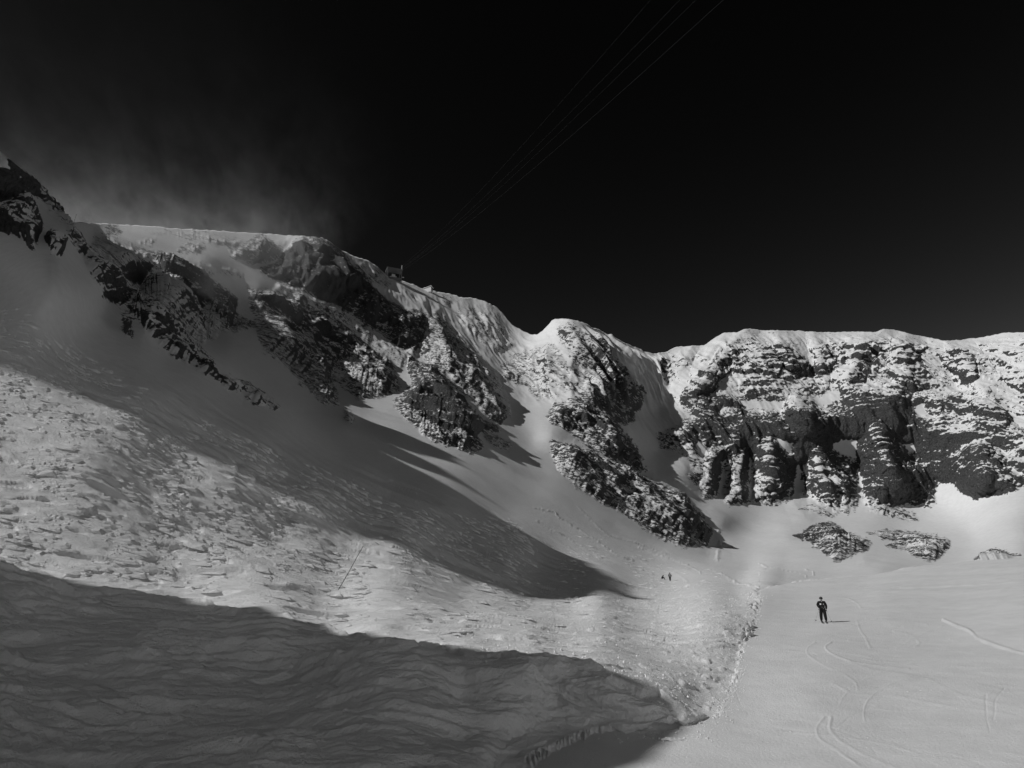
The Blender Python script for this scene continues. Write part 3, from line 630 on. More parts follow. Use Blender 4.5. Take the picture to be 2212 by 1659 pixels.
# ------------------------------------------------------------------ the ridge beyond the left edge of the picture, and an added hill that shades the bank
hB = np.array([math.cos(SUN_BACK), math.sin(SUN_BACK)]); eB = np.array([-hB[1], hB[0]]); tE = math.tan(SUN_EL)
def ridge_mesh(name, prof, s, side, base, label, seed, jag):
    """prof: (q, tau) crest seen from the sun; s: how far up-sun the crest stands"""
    q = np.arange(prof[0][0], prof[-1][0] + .01, jag[0]); T = np.interp(q, *np.array(prof, float).T)
    jg = jag[2] * (np.interp(q, [22, 31, 44], [.35, 1.6, 2.2]) if jag[0] < .5 else 1.0)
    T = T + noise(q/jag[1], q*0, q*0, seed)*jg + noise(q/jag[1]*3.1, q*0, q*0, seed+1)*jg*.6
    rows = []
    offs = np.array([-1.6, -1.2, -.8, -.5, -.3, -.15, -.05, 0, .04, .12, .25, .4, .6, .8, 1.0])
    for f in offs:
        ss = s + f*side; zz = T - tE*s
        zz2 = base + (zz-base) * np.clip(1-abs(f)**.9 * (1 if f > 0 else .62), 0, 1)
        if f != 0: zz2 = zz2 + noise(q/9, q*0+f*7, q*0, seed+3)*np.minimum(4, (zz-base)*.05) - (zz-base)*.02
        if f != 0: zz2 = np.minimum(zz2, T - tE*ss - .5)
        rows.append(np.stack([eB[0]*q + hB[0]*ss, eB[1]*q + hB[1]*ss, zz2], 1))
    R = np.array(rows); n, m = R.shape[:2]
    fs = [(j*m+i, j*m+i+1, (j+1)*m+i+1, (j+1)*m+i) for j in range(n-1) for i in range(m-1)]
    o = mesh_obj(name, R.reshape(-1, 3), fs, M_left, smooth=True); tag(o, label, kind='structure'); return o
HIGH = [(68.5,-6),(69.5,17),(71,21),(73,25.5),(80,31),(89,39),(100,43),(110,47.5),(133,56),(137,53),(148,52.6),(153,53),(157,59),(163,65),(167,66),(180,66),(193,80),(210,89),(225,88),(245,80),(262,55),(280,20),(300,-30)]
LOW = [(-55,6),(-20,4.5),(0,3.5),(15,3),(21,3.2),(21.6,4.4),(22.4,5.2),(24.4,7.6),(25.4,8.1),(27.6,6.9),(30.1,4.8),(35.5,3.1),(41.2,1.3),(46.5,-2.8),(48.2,-6.8),(50,-11),(54,-25)]  # crest of the added hill, shaped so its shadow covers the bank
ridge_mesh('mountain_ridge', HIGH, -130, 75, -6, 'snowy mountain ridge rising beyond the left edge of the picture', 201, (1.0, 9, 1.6))
ridge_mesh('added_shade_hill', LOW, -50, 20, -9, 'added unseen snow hill on the left that casts shade over the bank', 211, (.2, 1.6, .42))


# ------------------------------------------------------------------ things
PP = P
def ground(u, v):
    j = int(np.argmin(abs(us - u))); i = int(np.argmin(abs(V[:, j] - v))); return Vector(PP[i, j])
def thing(name, label, cat, loc, group=None, rz=0):
    o = bpy.data.objects.new(name, None); COL.objects.link(o); o.location = loc; o.rotation_euler = (0, 0, rz); o.empty_display_size = .2
    return tag(o, label, cat, group)
def bm_obj(name, bm, mat, parent=None, smooth=False, bevel=0):
    me = bpy.data.meshes.new(name); bmesh.ops.recalc_face_normals(bm, faces=bm.faces); bm.to_mesh(me); bm.free(); me.materials.append(mat)
    if smooth: me.polygons.foreach_set('use_smooth', [True]*len(me.polygons))
    o = bpy.data.objects.new(name, me); COL.objects.link(o)
    if parent: o.parent = parent
    if bevel:
        b = o.modifiers.new('bevel', 'BEVEL'); b.width = bevel; b.segments = 2
    return o
def box(bm, c, sz, rot=None):
    r = bmesh.ops.create_cube(bm, size=1.0); M = Matrix.Translation(c) @ (rot.to_4x4() if rot else Matrix()) @ Matrix.Diagonal((sz[0], sz[1], sz[2], 1))
    bmesh.ops.transform(bm, matrix=M, verts=r['verts']); return r['verts']
def tube(bm, pts, rad, n=6):
    rings = []
    for i, p in enumerate(pts):
        d = (pts[min(i+1, len(pts)-1)] - pts[max(i-1, 0)]).normalized()
        a = d.cross(Vector((0, 0, 1)));  a = a.normalized() if a.length > 1e-4 else Vector((1, 0, 0)); b = d.cross(a)
        r = rad[i] if isinstance(rad, (list, tuple)) else rad
        rings.append([bm.verts.new(p + (a*math.cos(t) + b*math.sin(t))*r) for t in [2*math.pi*k/n for k in range(n)]])
    for A, B in zip(rings, rings[1:]):
        for k in range(n): bm.faces.new((A[k], A[(k+1) % n], B[(k+1) % n], B[k]))
    bm.faces.new(rings[0][::-1]); bm.faces.new(rings[-1])
M_steel = simple('galvanised_steel', .22, .5, .5); M_dark = simple('dark_steel', .03, .5); M_white = simple('white_paint', .75, .5)
M_cloth = simple('black_ski_cloth', .012, .8, .2); M_skin = simple('skin', .35, .6); M_helmet = simple('black_helmet', .02, .3, .5)
M_patch = simple('pale_patch', .8, .6); M_grey = simple('grey_patch', .3, .6); M_wood = simple('bamboo', .04, .7); M_ski = simple('dark_ski', .03, .3, .5)
M_cable = simple('steel_cable', .075, .6, .3); M_glass = simple('dark_glass', .02, .15, .6)
M_chunk, nt_, b_ = new_mat('snow_chunk'); b_.inputs['Base Color'].default_value = g(.85); b_.inputs['Roughness'].default_value = .7
tn_ = nt_.nodes.new('ShaderNodeTexNoise'); tn_.inputs['Scale'].default_value = 30; bp_ = nt_.nodes.new('ShaderNodeBump'); bp_.inputs['Distance'].default_value = .02
nt_.links.new(tn_.outputs[0], bp_.inputs['Height']); nt_.links.new(bp_.outputs[0], b_.inputs['Normal'])

# cable car top station, perched on the crest
base = ground(850, 603); base = at(850, 603, base.length / Vector(raydir(850, 603)).length)
KS = base.length / Vector(raydir(850, 603)).length; PX = KS / F
st = thing('tram_station', 'open steel-framed cable car top station perched on the snowy crest of the left mountain', 'building', base, rz=math.radians(22))
W, D, H = 29*PX/math.cos(math.radians(22)), 11, 18*PX*1.08
for sx in (-1, 1):
    for sy in (-1, 1):
        bm = bmesh.new(); box(bm, (sx*W/2*.95, sy*D/2*.9, H/2 - 3), (.9, .9, H + 6)); bm_obj('column', bm, M_steel, st)
bm = bmesh.new(); box(bm, (0, 0, H + .45), (W + 1.2, D + 1.0, .9)); roof = bm_obj('roof', bm, M_steel, st)
bm = bmesh.new(); box(bm, (0, -D/2, H - .9), (W, .5, .8)); bm_obj('beam', bm, M_steel, st)
bm = bmesh.new(); box(bm, (0, D/2 - .3, H/2), (W*.93, .4, H*.98)); bm_obj('rear_wall', bm, M_dark, st)
bm = bmesh.new(); box(bm, (0, 0, -.6), (W, D, 1.0)); bm_obj('platform', bm, M_steel, st)
bm = bmesh.new(); box(bm, (-.5, 0, H*.42), (W*.26, 3, H*.30)); box(bm, (-.3, -.8, H*.20), (W*.40, 3.4, H*.14)); bm_obj('machine_housing', bm, M_white, st, bevel=.2)
bm = bmesh.new(); box(bm, (W*.24, -D*.3, H*.66), (1.2, 1.2, 1.6)); bm_obj('control_box', bm, M_steel, st)
bm = bmesh.new(); box(bm, (W/2*.95, -D/2*.9, H + 3.4), (.9, .9, 5.2)); bm_obj('mast', bm, M_white, st)
bm = bmesh.new(); box(bm, (W/2 + 1.2, -D/2*.9, 1.6), (2.6, 1.2, .5)); bm_obj('bracket', bm, M_white, st)
for k in range(2):
    bm = bmesh.new(); tube(bm, [Vector((-W*.3 + k*W*.08, -D/2+1, 1.0)), Vector((-W*.3 + k*W*.08, -D/2+1, H*.5))], .5, 10); bm_obj('bullwheel_post', bm, M_dark, st)
# snow-capped hut lower on the crest
kb = ground(926, 629).length / Vector(raydir(926, 629)).length; b0 = at(925, 629, kb*.995)
hut = thing('summit_hut', 'small snow-plastered hut breaking the skyline just right of the cable car station', 'hut', b0, rz=math.radians(-15))
w_ = 17*kb/F; h_ = 7*kb/F
bm = bmesh.new(); box(bm, (0, 0, h_*.2), (w_, 6, h_*1.6))
bm_obj('wall', bm, M_white, hut)
bm = bmesh.new()
vv = [bm.verts.new(q) for q in [(-w_*.62, -3.6, h_*.55), (w_*.55, -3.6, h_*1.25), (w_*.55, 3.6, h_*1.25), (-w_*.62, 3.6, h_*.55)]]
f_ = bm.faces.new(vv); ex = bmesh.ops.extrude_face_region(bm, geom=[f_]); bmesh.ops.translate(bm, vec=(0, 0, .5), verts=[q for q in ex['geom'] if isinstance(q, bmesh.types.BMVert)])
bm_obj('roof', bm, M_white, hut)
bm = bmesh.new(); box(bm, (w_*.52, 0, h_*.55), (.3, 4.4, h_*.8)); bm_obj('door', bm, M_steel, hut)

# the four cables of the tramway
tops = [(1405, 0), (1468, 0), (1503, 0), (1562, 0)]
ends = [(864, 578), (866, 580), (866, 582), (867, 585)]
cl_lab = ['leftmost of the four thin steel tram cables crossing the dark sky', 'second from the left of the four tram cables, close beside the third', 'third from the left of the four tram cables, close beside the second', 'rightmost and brightest of the four thin steel tram cables in the sky']
for (ut, vt), (ue, ve), lb, rr in zip(tops, ends, cl_lab, (.018, .020, .018, .026)):
    A = at(ue, ve, KS); B = at(ut, vt, 230)
    pts = []
    for i in range(81):
        t = i/80*1.45; p = A.lerp(B, t); p.z -= 14*4*t*(1-t)*.5; pts.append(p)
    bm = bmesh.new(); tube(bm, pts, [rr*(1+.8*max(0, 1-i/55)) for i in range(81)], 5)
    o = bm_obj('tram_cable', bm, M_cable, smooth=True); tag(o, lb, 'cable', 'steel cables running up to the tram station')

# marker poles
gb = ground(725, 1283); kk = gb.length / Vector(raydir(725, 1283)).length
gb = at(725, 1284, kk); topp = at(785, 1180, kk*.995)
mp = thing('marker_pole', 'tall thin dark bamboo pole leaning right, stuck in the wind-scoured snow slope', 'pole', gb)
ax = topp - gb; pts = [ax*t + Vector((.02*math.sin(t*5), 0, .01*math.sin(t*9))) for t in (-.12, 0, .2, .4, .6, .8, 1)]
bm = bmesh.new(); tube(bm, pts, [.026, .026, .025, .024, .022, .021, .018], 8); bm_obj('shaft', bm, M_wood, mp, smooth=True)
for t in (.14, .30, .36, .57, .72, .92):
    bm = bmesh.new(); tube(bm, [ax*(t-.006), ax*(t+.006)], .036, 8); bm_obj('knot', bm, M_wood, mp)
g2 = ground(159, 487); k2 = g2.length / Vector(raydir(159, 487)).length
A = at(158, 486, k2); B = at(165, 463, k2)
mw = thing('marker_wand', 'short thin dark pole on the rocky crest, left edge of the blowing snow', 'pole', A)
bm = bmesh.new(); tube(bm, [(B-A)*-.15, Vector((0, 0, 0)), B-A], [.035, .03, .025], 6); bm_obj('shaft', bm, M_wood, mw)
bm = bmesh.new(); tube(bm, [(B-A)*.9, (B-A)*1.02], .04, 6); bm_obj('cap', bm, M_wood, mw)

# people
def skinned(name, nodes, edges, mat, parent, root=0, sub=2):
    me = bpy.data.meshes.new(name); me.from_pydata([n[0] for n in nodes], edges, []); me.update()
    o = bpy.data.objects.new(name, me); COL.objects.link(o); o.parent = parent
    m = o.modifiers.new('skin', 'SKIN'); m.use_smooth_shade = True
    if not me.skin_vertices: me.skin_vertices.new() if hasattr(me.skin_vertices, 'new') else None
    for i, n in enumerate(nodes):
        r = n[1]; me.skin_vertices[0].data[i].radius = (r, r) if not isinstance(r, tuple) else r
        me.skin_vertices[0].data[i].use_root = (i == root)
    q = o.modifiers.new('sub', 'SUBSURF'); q.levels = sub; q.render_levels = sub
    me.materials.append(mat); return o
def hand(parent, p, d, flip):
    """palm with four bent fingers and a thumb, closed on a grip; p wrist, d forearm direction"""
    d = Vector(d).normalized(); s_ = d.cross(Vector((0, 1, 0))).normalized() * flip; f = d.cross(s_)
    p = Vector(p); nodes = [(tuple(p), .030), (tuple(p + d*.05), (.040, .028)), (tuple(p + d*.09), (.044, .026))]; ed = [(0, 1), (1, 2)]
    for i, L in enumerate((.028, .034, .031, .024)):
        b = len(nodes); o_ = s_*(.027 - .018*i)
        nodes += [(tuple(p + d*.095 + o_), .012), (tuple(p + d*(.095+L) + o_ + f*.012), .011), (tuple(p + d*(.095+L*.8) + o_ + f*.04), .010)]
        ed += [(2, b), (b, b+1), (b+1, b+2)]
    b = len(nodes); nodes += [(tuple(p + d*.05 + s_*.045 + f*.01), .013), (tuple(p + d*.085 + s_*.05 + f*.035), .011)]; ed += [(1, b), (b, b+1)]
    return skinned('glove', nodes, ed, M_helmet, parent, 0, 1)
def person(loc, label, rz, J, scale=1.0, extras=True, group=None):
    t = thing('person', label, 'person', loc, group, rz); t.scale = (scale,)*3
    n = J
    nodes = [(n['pelvis'], (.21, .16)), (n['waist'], (.20, .15)), (n['chest'], (.24, .17)), (n['neckb'], (.10, .09)), (n['neck'], .062), (n['head'], (.085, .10)), (n['crown'], .075),
             (n['shL'], .115), (n['elL'], .092), (n['wrL'], .066), (n['shR'], .115), (n['elR'], .092), (n['wrR'], .066),
             (n['hipL'], .15), (n['knL'], .12), (n['anL'], .105), (n['hipR'], .15), (n['knR'], .12), (n['anR'], .105)]
    ed = [(0,1),(1,2),(2,3),(3,4),(4,5),(5,6),(2,7),(7,8),(8,9),(2,10),(10,11),(11,12),(0,13),(13,14),(14,15),(0,16),(16,17),(17,18)]
    skinned('body', nodes, ed, M_cloth, t)
    H_ = Vector(n['head'])
    bm = bmesh.new(); bmesh.ops.create_uvsphere(bm, u_segments=20, v_segments=12, radius=.135)
    for v_ in bm.verts: v_.co.y *= 1.1; v_.co.z = max(v_.co.z, -.035)
    bmesh.ops.translate(bm, vec=H_ + Vector((0, .01, .055)), verts=bm.verts); bm_obj('helmet', bm, M_helmet, t, True)
    fdir = -1
    bm = bmesh.new(); bmesh.ops.create_uvsphere(bm, u_segments=14, v_segments=10, radius=.082)
    for v_ in bm.verts: v_.co.z *= 1.25
    ns = bmesh.ops.create_cone(bm, segments=6, radius1=.018, radius2=.006, depth=.05, matrix=Matrix.Translation((0, fdir*.085, -.02)) @ Matrix.Rotation(math.radians(70), 4, 'X'))
    box(bm, (0, fdir*.078, -.058), (.045, .01, .010))
    for sx in (-1, 1): box(bm, (sx*.083, 0, -.01), (.014, .03, .05))
    bmesh.ops.translate(bm, vec=H_ + Vector((0, fdir*.035, -.02)), verts=bm.verts); bm_obj('face', bm, M_skin, t, True)
    bm = bmesh.new(); box(bm, (H_.x, H_.y + fdir*.115, H_.z + .03), (.165, .05, .065)); bm_obj('goggles', bm, M_glass, t, bevel=.02)
    for w, e, fl_ in (('wrL', 'elL', 1), ('wrR', 'elR', -1)): hand(t, n[w], Vector(n[w]) - Vector(n[e]), fl_)
    for a_ in ('anL', 'anR'):
        A_ = Vector(n[a_]); nd = [(tuple(A_ + Vector((0, .02, .10))), .085), (tuple(A_ + Vector((0, .03, -.04))), .075), (tuple(A_ + Vector((0, -.09, -.055))), .058), (tuple(A_ + Vector((0, -.17, -.06))), .045)]
        skinned('boot', nd, [(0,1),(1,2),(2,3)], M_helmet, t, 0, 1)
    return t
J1 = dict(pelvis=(0,.02,.88), waist=(0,.01,1.04), chest=(0,.0,1.30), neckb=(0,.01,1.47), neck=(0,.0,1.54), head=(0,-.01,1.64), crown=(0,0,1.71),
  shL=(-.21,.01,1.42), elL=(-.31,.0,1.22), wrL=(-.20,-.16,1.02), shR=(.21,.01,1.42), elR=(.30,.02,1.16), wrR=(.27,-.08,.92),
  hipL=(-.11,.02,.80), knL=(-.15,-.03,.48), anL=(-.165,.03,.12), hipR=(.11,.02,.80), knR=(.14,-.03,.48), anR=(.16,.03,.12))
g1 = ground(1781, 1345); AZ = math.atan2(-g1.x, g1.y)
sk = person(g1 + Vector((0, 0, .02)), 'skier all in black with a pale jacket patch, standing on the piste facing the camera', AZ, J1, 1.0)
def rel(x_, y_, z_): return g1 + Matrix.Rotation(AZ, 3, 'Z') @ Vector((x_, y_, z_))
for q, sz, mt in (((-.085,-.155,1.29),(.11,.02,.10),M_patch), ((.12,-.15,1.28),(.07,.02,.09),M_grey), ((0,-.14,1.06),(.04,.02,.03),M_grey), ((.08,-.14,.98),(.05,.02,.03),M_grey), ((.15,-.12,1.05),(.035,.02,.035),M_grey), ((.02,-.12,1.48),(.09,.02,.05),M_grey)):
    bm = bmesh.new(); box(bm, q, sz); bm_obj('jacket_patch', bm, mt, sk, bevel=.01)
def ski(p, yaw, label):
    t = thing('ski', label, 'ski', p, 'skis under the nearest skier', yaw)
    bm = bmesh.new(); pr = [(-.85, .02, .045), (-.8, 0, .05), (0, 0, .035), (.65, 0, .055), (.78, .035, .05), (.85, .10, .02)]
    rings = [[bm.verts.new((sx*w, -y_, z_ + dz)) for sx, dz in ((-1, 0), (1, 0), (1, .018), (-1, .018))] for y_, z_, w in pr]
    for a_, b_2 in zip(rings, rings[1:]):
        for k in range(4): bm.faces.new((a_[k], a_[(k+1)%4], b_2[(k+1)%4], b_2[k]))
    bm.faces.new(rings[0]); bm.faces.new(rings[-1][::-1]); bm_obj('board', bm, M_ski, t)
    bm = bmesh.new(); box(bm, (0, -.18, .035), (.07, .09, .05)); box(bm, (0, .14, .035), (.07, .11, .06)); box(bm, (0, -.02, .022), (.05, .30, .02)); bm_obj('binding', bm, M_steel, t)
ski(rel(-.165, -.02, .0), AZ + math.radians(4), 'left-hand ski of the black-clad skier, under the boot on the left in the picture')
ski(rel(.16, -.02, .0), AZ - math.radians(3), 'right-hand ski of the black-clad skier, under the boot nearer the long shadow')
def ski_pole(A, B, label):
    t = thing('ski_pole', label, 'ski pole', A, 'ski poles held by the nearest skier'); d = B - A
    bm = bmesh.new(); tube(bm, [Vector((0,0,0)), d], [.009, .007], 6); bm_obj('shaft', bm, M_steel, t)
    bm = bmesh.new(); tube(bm, [d*-.02, d*.10], .018, 8); bm_obj('grip', bm, M_dark, t)
    bm = bmesh.new(); tube(bm, [d*.925, d*.94], .05, 10); bm_obj('basket', bm, M_dark, t)
ski_pole(rel(-.24, -.20, .98), rel(-.58, -.75, .10), 'ski pole in the hand on the left of the picture, pointing down and outward')
ski_pole(rel(.27, -.12, .86), rel(.52, -.50, .04), 'ski pole in the hand on the right of the picture, hanging towards the shadow')
J2 = dict(J1); J2.update(wrL=(-.36,.02,1.0), elL=(-.32,.03,1.2), wrR=(.30,-.02,.95), knL=(-.09,-.03,.48), anL=(-.08,.03,.12), knR=(.09,-.03,.48), anR=(.08,.03,.12))
g3 = ground(1447.5, 1252.5)
p2 = person(g3, 'distant person in dark clothes standing upright with a pack on the slope below the spur', math.radians(190), J2)
bm = bmesh.new(); box(bm, (0, .20, 1.22), (.34, .20, .52)); bm_obj('backpack', bm, M_grey, p2, bevel=.06)
J3 = dict(pelvis=(0,.25,.22), waist=(.0,.20,.38), chest=(.02,.05,.56), neckb=(.03,-.04,.66), neck=(.03,-.07,.70), head=(.03,-.12,.78), crown=(.03,-.13,.85),
  shL=(-.18,.0,.62), elL=(-.22,-.16,.42), wrL=(-.14,-.38,.36), shR=(.22,.0,.62), elR=(.24,-.16,.42), wrR=(.14,-.38,.36),
  hipL=(-.12,.20,.22), knL=(-.16,-.22,.46), anL=(-.14,-.36,.10), hipR=(.12,.20,.22), knR=(.16,-.22,.46), anR=(.14,-.36,.10))
g4 = ground(1431.5, 1249.5)
person(g4, 'distant person in dark clothes sitting crouched in the snow beside the standing one', math.radians(70), J3)

# snow chunks scattered at the slope foot and on the piste
rng = random.Random(9)
def chunk_mesh(seed):
    r = random.Random(seed); bm = bmesh.new(); bmesh.ops.create_icosphere(bm, subdivisions=1, radius=1)
    for v_ in bm.verts: v_.co *= r.uniform(.62, 1.15); v_.co.z *= .7
    bmesh.ops.bevel(bm, geom=bm.edges[:], offset=.08, segments=1, affect='EDGES')
    me = bpy.data.meshes.new('snow_chunk'); bm.to_mesh(me); bm.free(); me.materials.append(M_chunk); return me
CM = [chunk_mesh(i) for i in range(6)]
big = [(1709,1580,6,'largest lone white snow chunk lying out on the smooth piste near the bottom'),(1566,1513,5,'snow chunk in the middle of the row at the foot of the rough slope'),
 (1543,1505,5,'snow chunk just left of the middle of the row at the slope foot'),(1560,1490,4.5,'uppermost snow chunk of the row at the right foot of the rough slope'),(1570,1547,5,'rightmost snow chunk of the row below the rough slope'),
 (1513,1562,7,'biggest snow chunk close beside the right end of the shaded bank'),(1547,1564,6,'snow chunk right beside the biggest one below the bank end'),(1527,1596,6,'snow chunk lying to the right of the long thin slab'),
 (1486,1635,5,'upper snow chunk of the close pair near the bottom edge, right of the dark shadow'),(1488,1647,6,'lower snow chunk of the close pair near the bottom edge, right of the dark shadow'),(1459,1645,4.5,'small snow chunk left of the close pair, nearest the dark shadow'),
 (1961,1498,2.8,'left one of two tiny snow lumps far out on the right part of the piste'),(1990,1495,3,'right one of two tiny snow lumps far out on the right part of the piste'),(1618,1480,2.8,'tiny lone snow lump on the piste beside the rough slope edge'),
 (1660,1582,3,'tiny snow lump left of the largest lone chunk on the piste'),(1611,1382,3.2,'small bright snow lump at the upper right edge of the rough slope')]
for i, (u_, v_, r_, lb_) in enumerate(big):
    p = ground(u_, v_); k_ = p.length / Vector(raydir(u_, v_)).length
    o = bpy.data.objects.new('snow_chunk', CM[i % 6]); COL.objects.link(o); o.location = p; sc = r_*k_/F*.75
    o.scale = (sc, sc*rng.uniform(.7, 1.1), sc*rng.uniform(.6, .9)); o.rotation_euler = (rng.uniform(-.3,.3), rng.uniform(-.3,.3), rng.uniform(0, 6.28))
    tag(o, lb_, 'snow chunk', 'snow chunks lying on the piste and slope foot')
# long thin slab that slid off the bank
p = ground(1452, 1600); bm = bmesh.new(); rr_ = random.Random(3); n_ = 14; rings = []
for i in range(n_):
    t = i/(n_-1); w_2 = .11*math.sin(math.pi*(.08+.84*t)) * rr_.uniform(.7, 1.1); h_2 = .09*math.sin(math.pi*(.1+.8*t)) * rr_.uniform(.6, 1.1)
    rings.append([bm.verts.new((-.38 + .76*t, y_*w_2, z_*h_2 + .02*math.sin(7*t))) for y_, z_ in ((-1, -.5), (1, -.5), (.8, .7), (.1, 1), (-.8, .6))])
for a_, b_2 in zip(rings, rings[1:]):
    for k in range(5): bm.faces.new((a_[k], a_[(k+1)%5], b_2[(k+1)%5], b_2[k]))
bm.faces.new(rings[0]); bm.faces.new(rings[-1][::-1])
o = bm_obj('snow_slab', bm, M_chunk); o.location = p + Vector((0, 0, .03)); tag(o, 'long thin snow slab lying flat at the shadow edge below the bank', 'snow slab')
# uncountable crumbs
def crumbs(name, n, fu, label, seed):
    r = random.Random(seed); vs = []; fs = []
    base_ = [(1,0,0),(-1,0,0),(0,1,0),(0,-1,0),(0,0,1),(0,0,-1)]; fc_ = [(0,2,4),(2,1,4),(1,3,4),(3,0,4),(2,0,5),(1,2,5),(3,1,5),(0,3,5)]
    for _ in range(n):
        u_, v_, r_ = fu(r); p = ground(u_, v_); k_ = p.length / Vector(raydir(u_, v_)).length; sc = r_*k_/F
        if k_ > 170: continue
        p = p + Vector((r.uniform(-.02,.02)*k_*.1, r.uniform(-.1,.1)*k_*.1, 0)); p.z = p.z
        b = len(vs)
        for q in base_: vs.append(tuple(p + Vector((q[0]*sc*r.uniform(.6,1.3), q[1]*sc*r.uniform(.6,1.3), q[2]*sc*r.uniform(.5,1.0)))))
        fs += [tuple(b+i for i in f) for f in fc_]
    o = mesh_obj(name, vs, fs, M_chunk); tag(o, label, kind='stuff')
def fu1(r):
    v_ = r.uniform(1285, 1600); f_ = float(np.interp(v_, [1272, 1330, 1400, 1500, 1560, 1640], [1650, 1645, 1615, 1590, 1570, 1500]))
    u_ = f_ - abs(r.gauss(0, 1))**1.3 * 120 + r.gauss(0, 8); return u_, v_, r.choice([.7, .8, 1.0, 1.0, 1.3, 1.8])
def fu2(r): return r.uniform(1380, 2212), 1659 - abs(r.gauss(0, 70)), r.choice([.5, .6, .7, 1.0])
def fu3(r):
    u_ = r.uniform(200, 1350); return u_, float(np.interp(u_, [0, 600, 1000, 1350], [1000, 1150, 1240, 1330])) + r.gauss(0, 70), r.choice([.6, .7, .9, 1.2])
crumbs('snow_crumbs', 2600, fu1, 'countless small snow crumbs along the foot of the slope', 5)
def fu4(r):
    u_ = r.uniform(980, 1500); lv = float(np.interp(u_, [1004, 1128, 1223, 1296, 1387, 1464, 1500], [1405, 1417, 1431, 1442, 1486, 1512, 1560]))
    return u_ + r.gauss(0, 10), lv + abs(r.gauss(0, 1))*34*(-1 if r.random() < .75 else .6), r.choice([1.0, 1.3, 1.8, 2.4, 3.4])
def fu5(r):
    u_ = r.uniform(1180, 1560); return u_, float(np.interp(u_, [1180, 1300, 1420, 1480, 1560], [1575, 1575, 1590, 1570, 1540])) + r.gauss(0, 12), r.choice([1.0, 1.4, 2.0, 3.0])
crumbs('snow_debris', 620, fu4, 'broken snow lumps strewn above the lip of the bank', 15)
crumbs('snow_debris_apron', 130, fu5, 'broken snow lumps at the foot of the bank', 16)
crumbs('snow_grains', 350, fu2, 'fine snow grains strewn on the piste', 6)

# sastrugi: wind-cut wedges of hard snow, low on the upwind side and steep on the lee side
HV = np.array([hB[0], hB[1], 0.0])
def wedges(name, n, place, mat, label, seed, lift=1.0):
    r = random.Random(seed); vs = []; fs = []
    for _ in range(n):
        q = place(r)
        if q is None: continue
        u_, v_, lpx, wpx, hr = q
        j = int(np.argmin(abs(us - u_))); i = int(np.argmin(abs(V[:, j] - v_)))
        if rkA[i, j] > .05: continue
        p = PP[i, j]; nn = N0[i, j]; nn = nn if nn[2] > 0 else -nn; k_ = K[i, j]
        t = HV - nn * float(HV @ nn); t = t / np.linalg.norm(t); a_ = r.gauss(0, .09)
        c = np.cross(nn, t); t2 = t*math.cos(a_) + c*math.sin(a_); c2 = np.cross(nn, t2)
        L = lpx*k_/F*.5*r.uniform(.7, 1.3); Wd = max(wpx*k_/F, L*.16)*r.uniform(.7, 1.3)*1.3; H = min(L, Wd*1.6)*hr*r.uniform(.6, 1.3)
        b = len(vs); e_ = r.uniform(.25, .75)
        for x_, y_, z_ in ((-1, 0, -.15), (-.3, -.75, -.1), (-.2, .7, -.1), (e_, -1, -.15), (e_, .9, -.15), (e_-.25, -.35*r.uniform(.6, 1.4), 1), (e_-.2, .4*r.uniform(.5, 1.3), .85), (e_+.22, r.uniform(-.3, .3), -.15), (-.3, 0, .45)):
            vs.append(tuple(p + t2*(x_*L) + c2*(y_*Wd) + nn*(z_*H)))
        fs += [(b, b+1, b+8), (b, b+8, b+2), (b+1, b+3, b+5, b+8), (b+8, b+6, b+4, b+2), (b+8, b+5, b+6), (b+3, b+7, b+5), (b+5, b+7, b+6), (b+7, b+4, b+6)]
    o = mesh_obj(name, vs, fs, mat); tag(o, label, kind='stuff')
def nz1(u_, v_, sc, sd): return float(noise(np.array([u_/sc]), np.array([v_/sc]), np.array([.5]), sd)[0])
def pl1(r):
    u_ = r.uniform(-20, 1560); lo = float(np.interp(u_, [0, 400, 806, 1200, 1300, 1464, 1560], [1215, 1290, 1365, 1425, 1440, 1500, 1540]))
    hi = float(np.interp(u_, [0, 237, 508, 860, 1150, 1560], [640, 790, 930, 1100, 1120, 1240])); v_ = lo - (lo-hi)*r.random()**.8
    if nz1(u_, v_, 90, 401) + .5*nz1(u_, v_, 28, 402) < r.uniform(-.35, .35): return None
    big = r.random()**3
    f_ = float(np.interp(u_, [0, 700, 1200, 1560], [1.25, .95, .6, .55])) * float(np.interp(v_, [700, 1000, 1250], [.55, 1, 1.15]))
    return u_, v_, (10 + 50*big)*f_, (2.0 + 5.5*big)*f_, float(np.interp(u_, [0, 900], [.15, .26])) * float(np.interp(v_, [800, 1150], [1.5, 1]))
wedges('sastrugi', 12500, pl1, M_near, 'countless small wind-cut sastrugi ridges all over the left slope', 31)
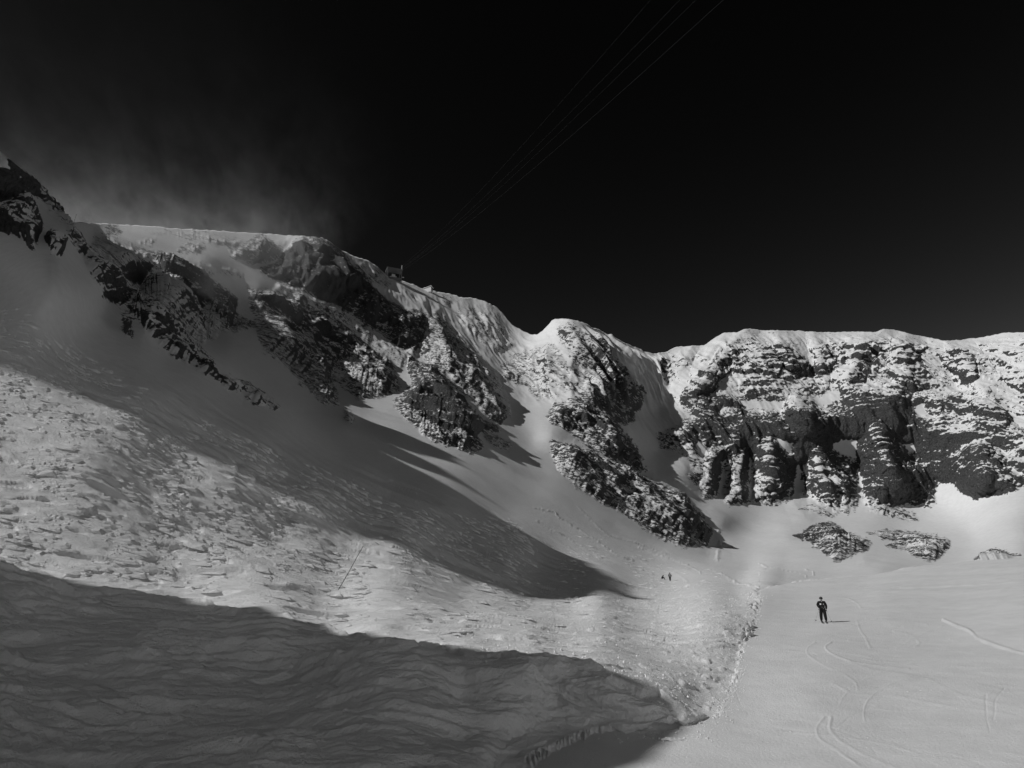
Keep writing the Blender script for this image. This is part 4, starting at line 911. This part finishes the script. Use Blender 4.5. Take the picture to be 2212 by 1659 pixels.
# snow plume blown off the plateau
xs = (-470, -105); ys = (215, 620)
pl = lambda x_, y_: 159 - .121*(x_+179) + .556*(y_-255)
vs = [(x_, y_, pl(x_, y_) + dz) for dz in (-45, 230) for y_ in ys for x_ in xs]
fs = [(0,2,3,1),(4,5,7,6),(0,1,5,4),(2,6,7,3),(0,4,6,2),(1,3,7,5)]
mv = bpy.data.materials.new('blown_snow'); mv.use_nodes = True; nt = mv.node_tree; nt.nodes.clear()
out = nt.nodes.new('ShaderNodeOutputMaterial'); vol = nt.nodes.new('ShaderNodeVolumeScatter'); vol.inputs['Color'].default_value = g(.98); vol.inputs['Anisotropy'].default_value = 0.0
geo = nt.nodes.new('ShaderNodeNewGeometry'); sx = nt.nodes.new('ShaderNodeSeparateXYZ'); nt.links.new(geo.outputs['Position'], sx.inputs[0])
def mth(op, a, b_, c=None):
    q = nt.nodes.new('ShaderNodeMath'); q.operation = op
    for i, v in enumerate((a, b_) if c is None else (a, b_, c)):
        if isinstance(v, (int, float)): q.inputs[i].default_value = v
        else: nt.links.new(v, q.inputs[i])
    return q.outputs[0]
hgt = mth('SUBTRACT', sx.outputs[2], mth('ADD', mth('ADD', mth('MULTIPLY', sx.outputs[0], -.121), mth('MULTIPLY', sx.outputs[1], .556)), 159 - .121*179 - .556*255))
mp_ = nt.nodes.new('ShaderNodeMapping'); mp_.inputs['Scale'].default_value = (.042, .022, .032); mp_.inputs['Rotation'].default_value = (0, .6, .3); nt.links.new(geo.outputs['Position'], mp_.inputs['Vector'])
tn = nt.nodes.new('ShaderNodeTexNoise'); tn.inputs['Scale'].default_value = 1.0; tn.inputs['Detail'].default_value = 7; tn.inputs['Roughness'].default_value = .66; tn.inputs['Distortion'].default_value = 1.6; nt.links.new(mp_.outputs[0], tn.inputs['Vector'])
nz = nt.nodes.new('ShaderNodeMapRange'); nz.interpolation_type = 'SMOOTHSTEP'; nz.inputs[1].default_value = .42; nz.inputs[2].default_value = .80; nt.links.new(tn.outputs[0], nz.inputs[0])
e1 = mth('POWER', 2.718, mth('MULTIPLY', mth('MAXIMUM', hgt, 0), -1/15.0)); e2 = mth('POWER', 2.718, mth('MULTIPLY', mth('MAXIMUM', hgt, 0), -1/62.0))
dens = mth('MULTIPLY', nz.outputs[0], mth('ADD', mth('MULTIPLY', e1, .0130), mth('MULTIPLY', e2, .0006)))
fx = nt.nodes.new('ShaderNodeMapRange'); fx.interpolation_type = 'SMOOTHSTEP'; fx.inputs[1].default_value = 630; fx.inputs[2].default_value = 500; nt.links.new(sx.outputs[1], fx.inputs[0])
dens = mth('MULTIPLY', dens, fx.outputs[0])
fy = nt.nodes.new('ShaderNodeMapRange'); fy.interpolation_type = 'SMOOTHSTEP'; fy.inputs[1].default_value = -.24; fy.inputs[2].default_value = -.50
nt.links.new(mth('SUBTRACT', mth('DIVIDE', sx.outputs[0], mth('ADD', sx.outputs[1], 20)), mth('MULTIPLY', mth('MAXIMUM', hgt, 0), .0020)), fy.inputs[0]); dens = mth('MULTIPLY', dens, fy.outputs[0])
ft = nt.nodes.new('ShaderNodeMapRange'); ft.inputs[1].default_value = 225; ft.inputs[2].default_value = 120; nt.links.new(hgt, ft.inputs[0]); dens = mth('MULTIPLY', dens, ft.outputs[0])
nt.links.new(dens, vol.inputs['Density']); nt.links.new(vol.outputs[0], out.inputs['Volume'])
o = mesh_obj('blowing_snow', vs, fs, mv); tag(o, 'thin veil of snow blown off the plateau into the dark sky', kind='stuff')

print('done', time.time()-T0)
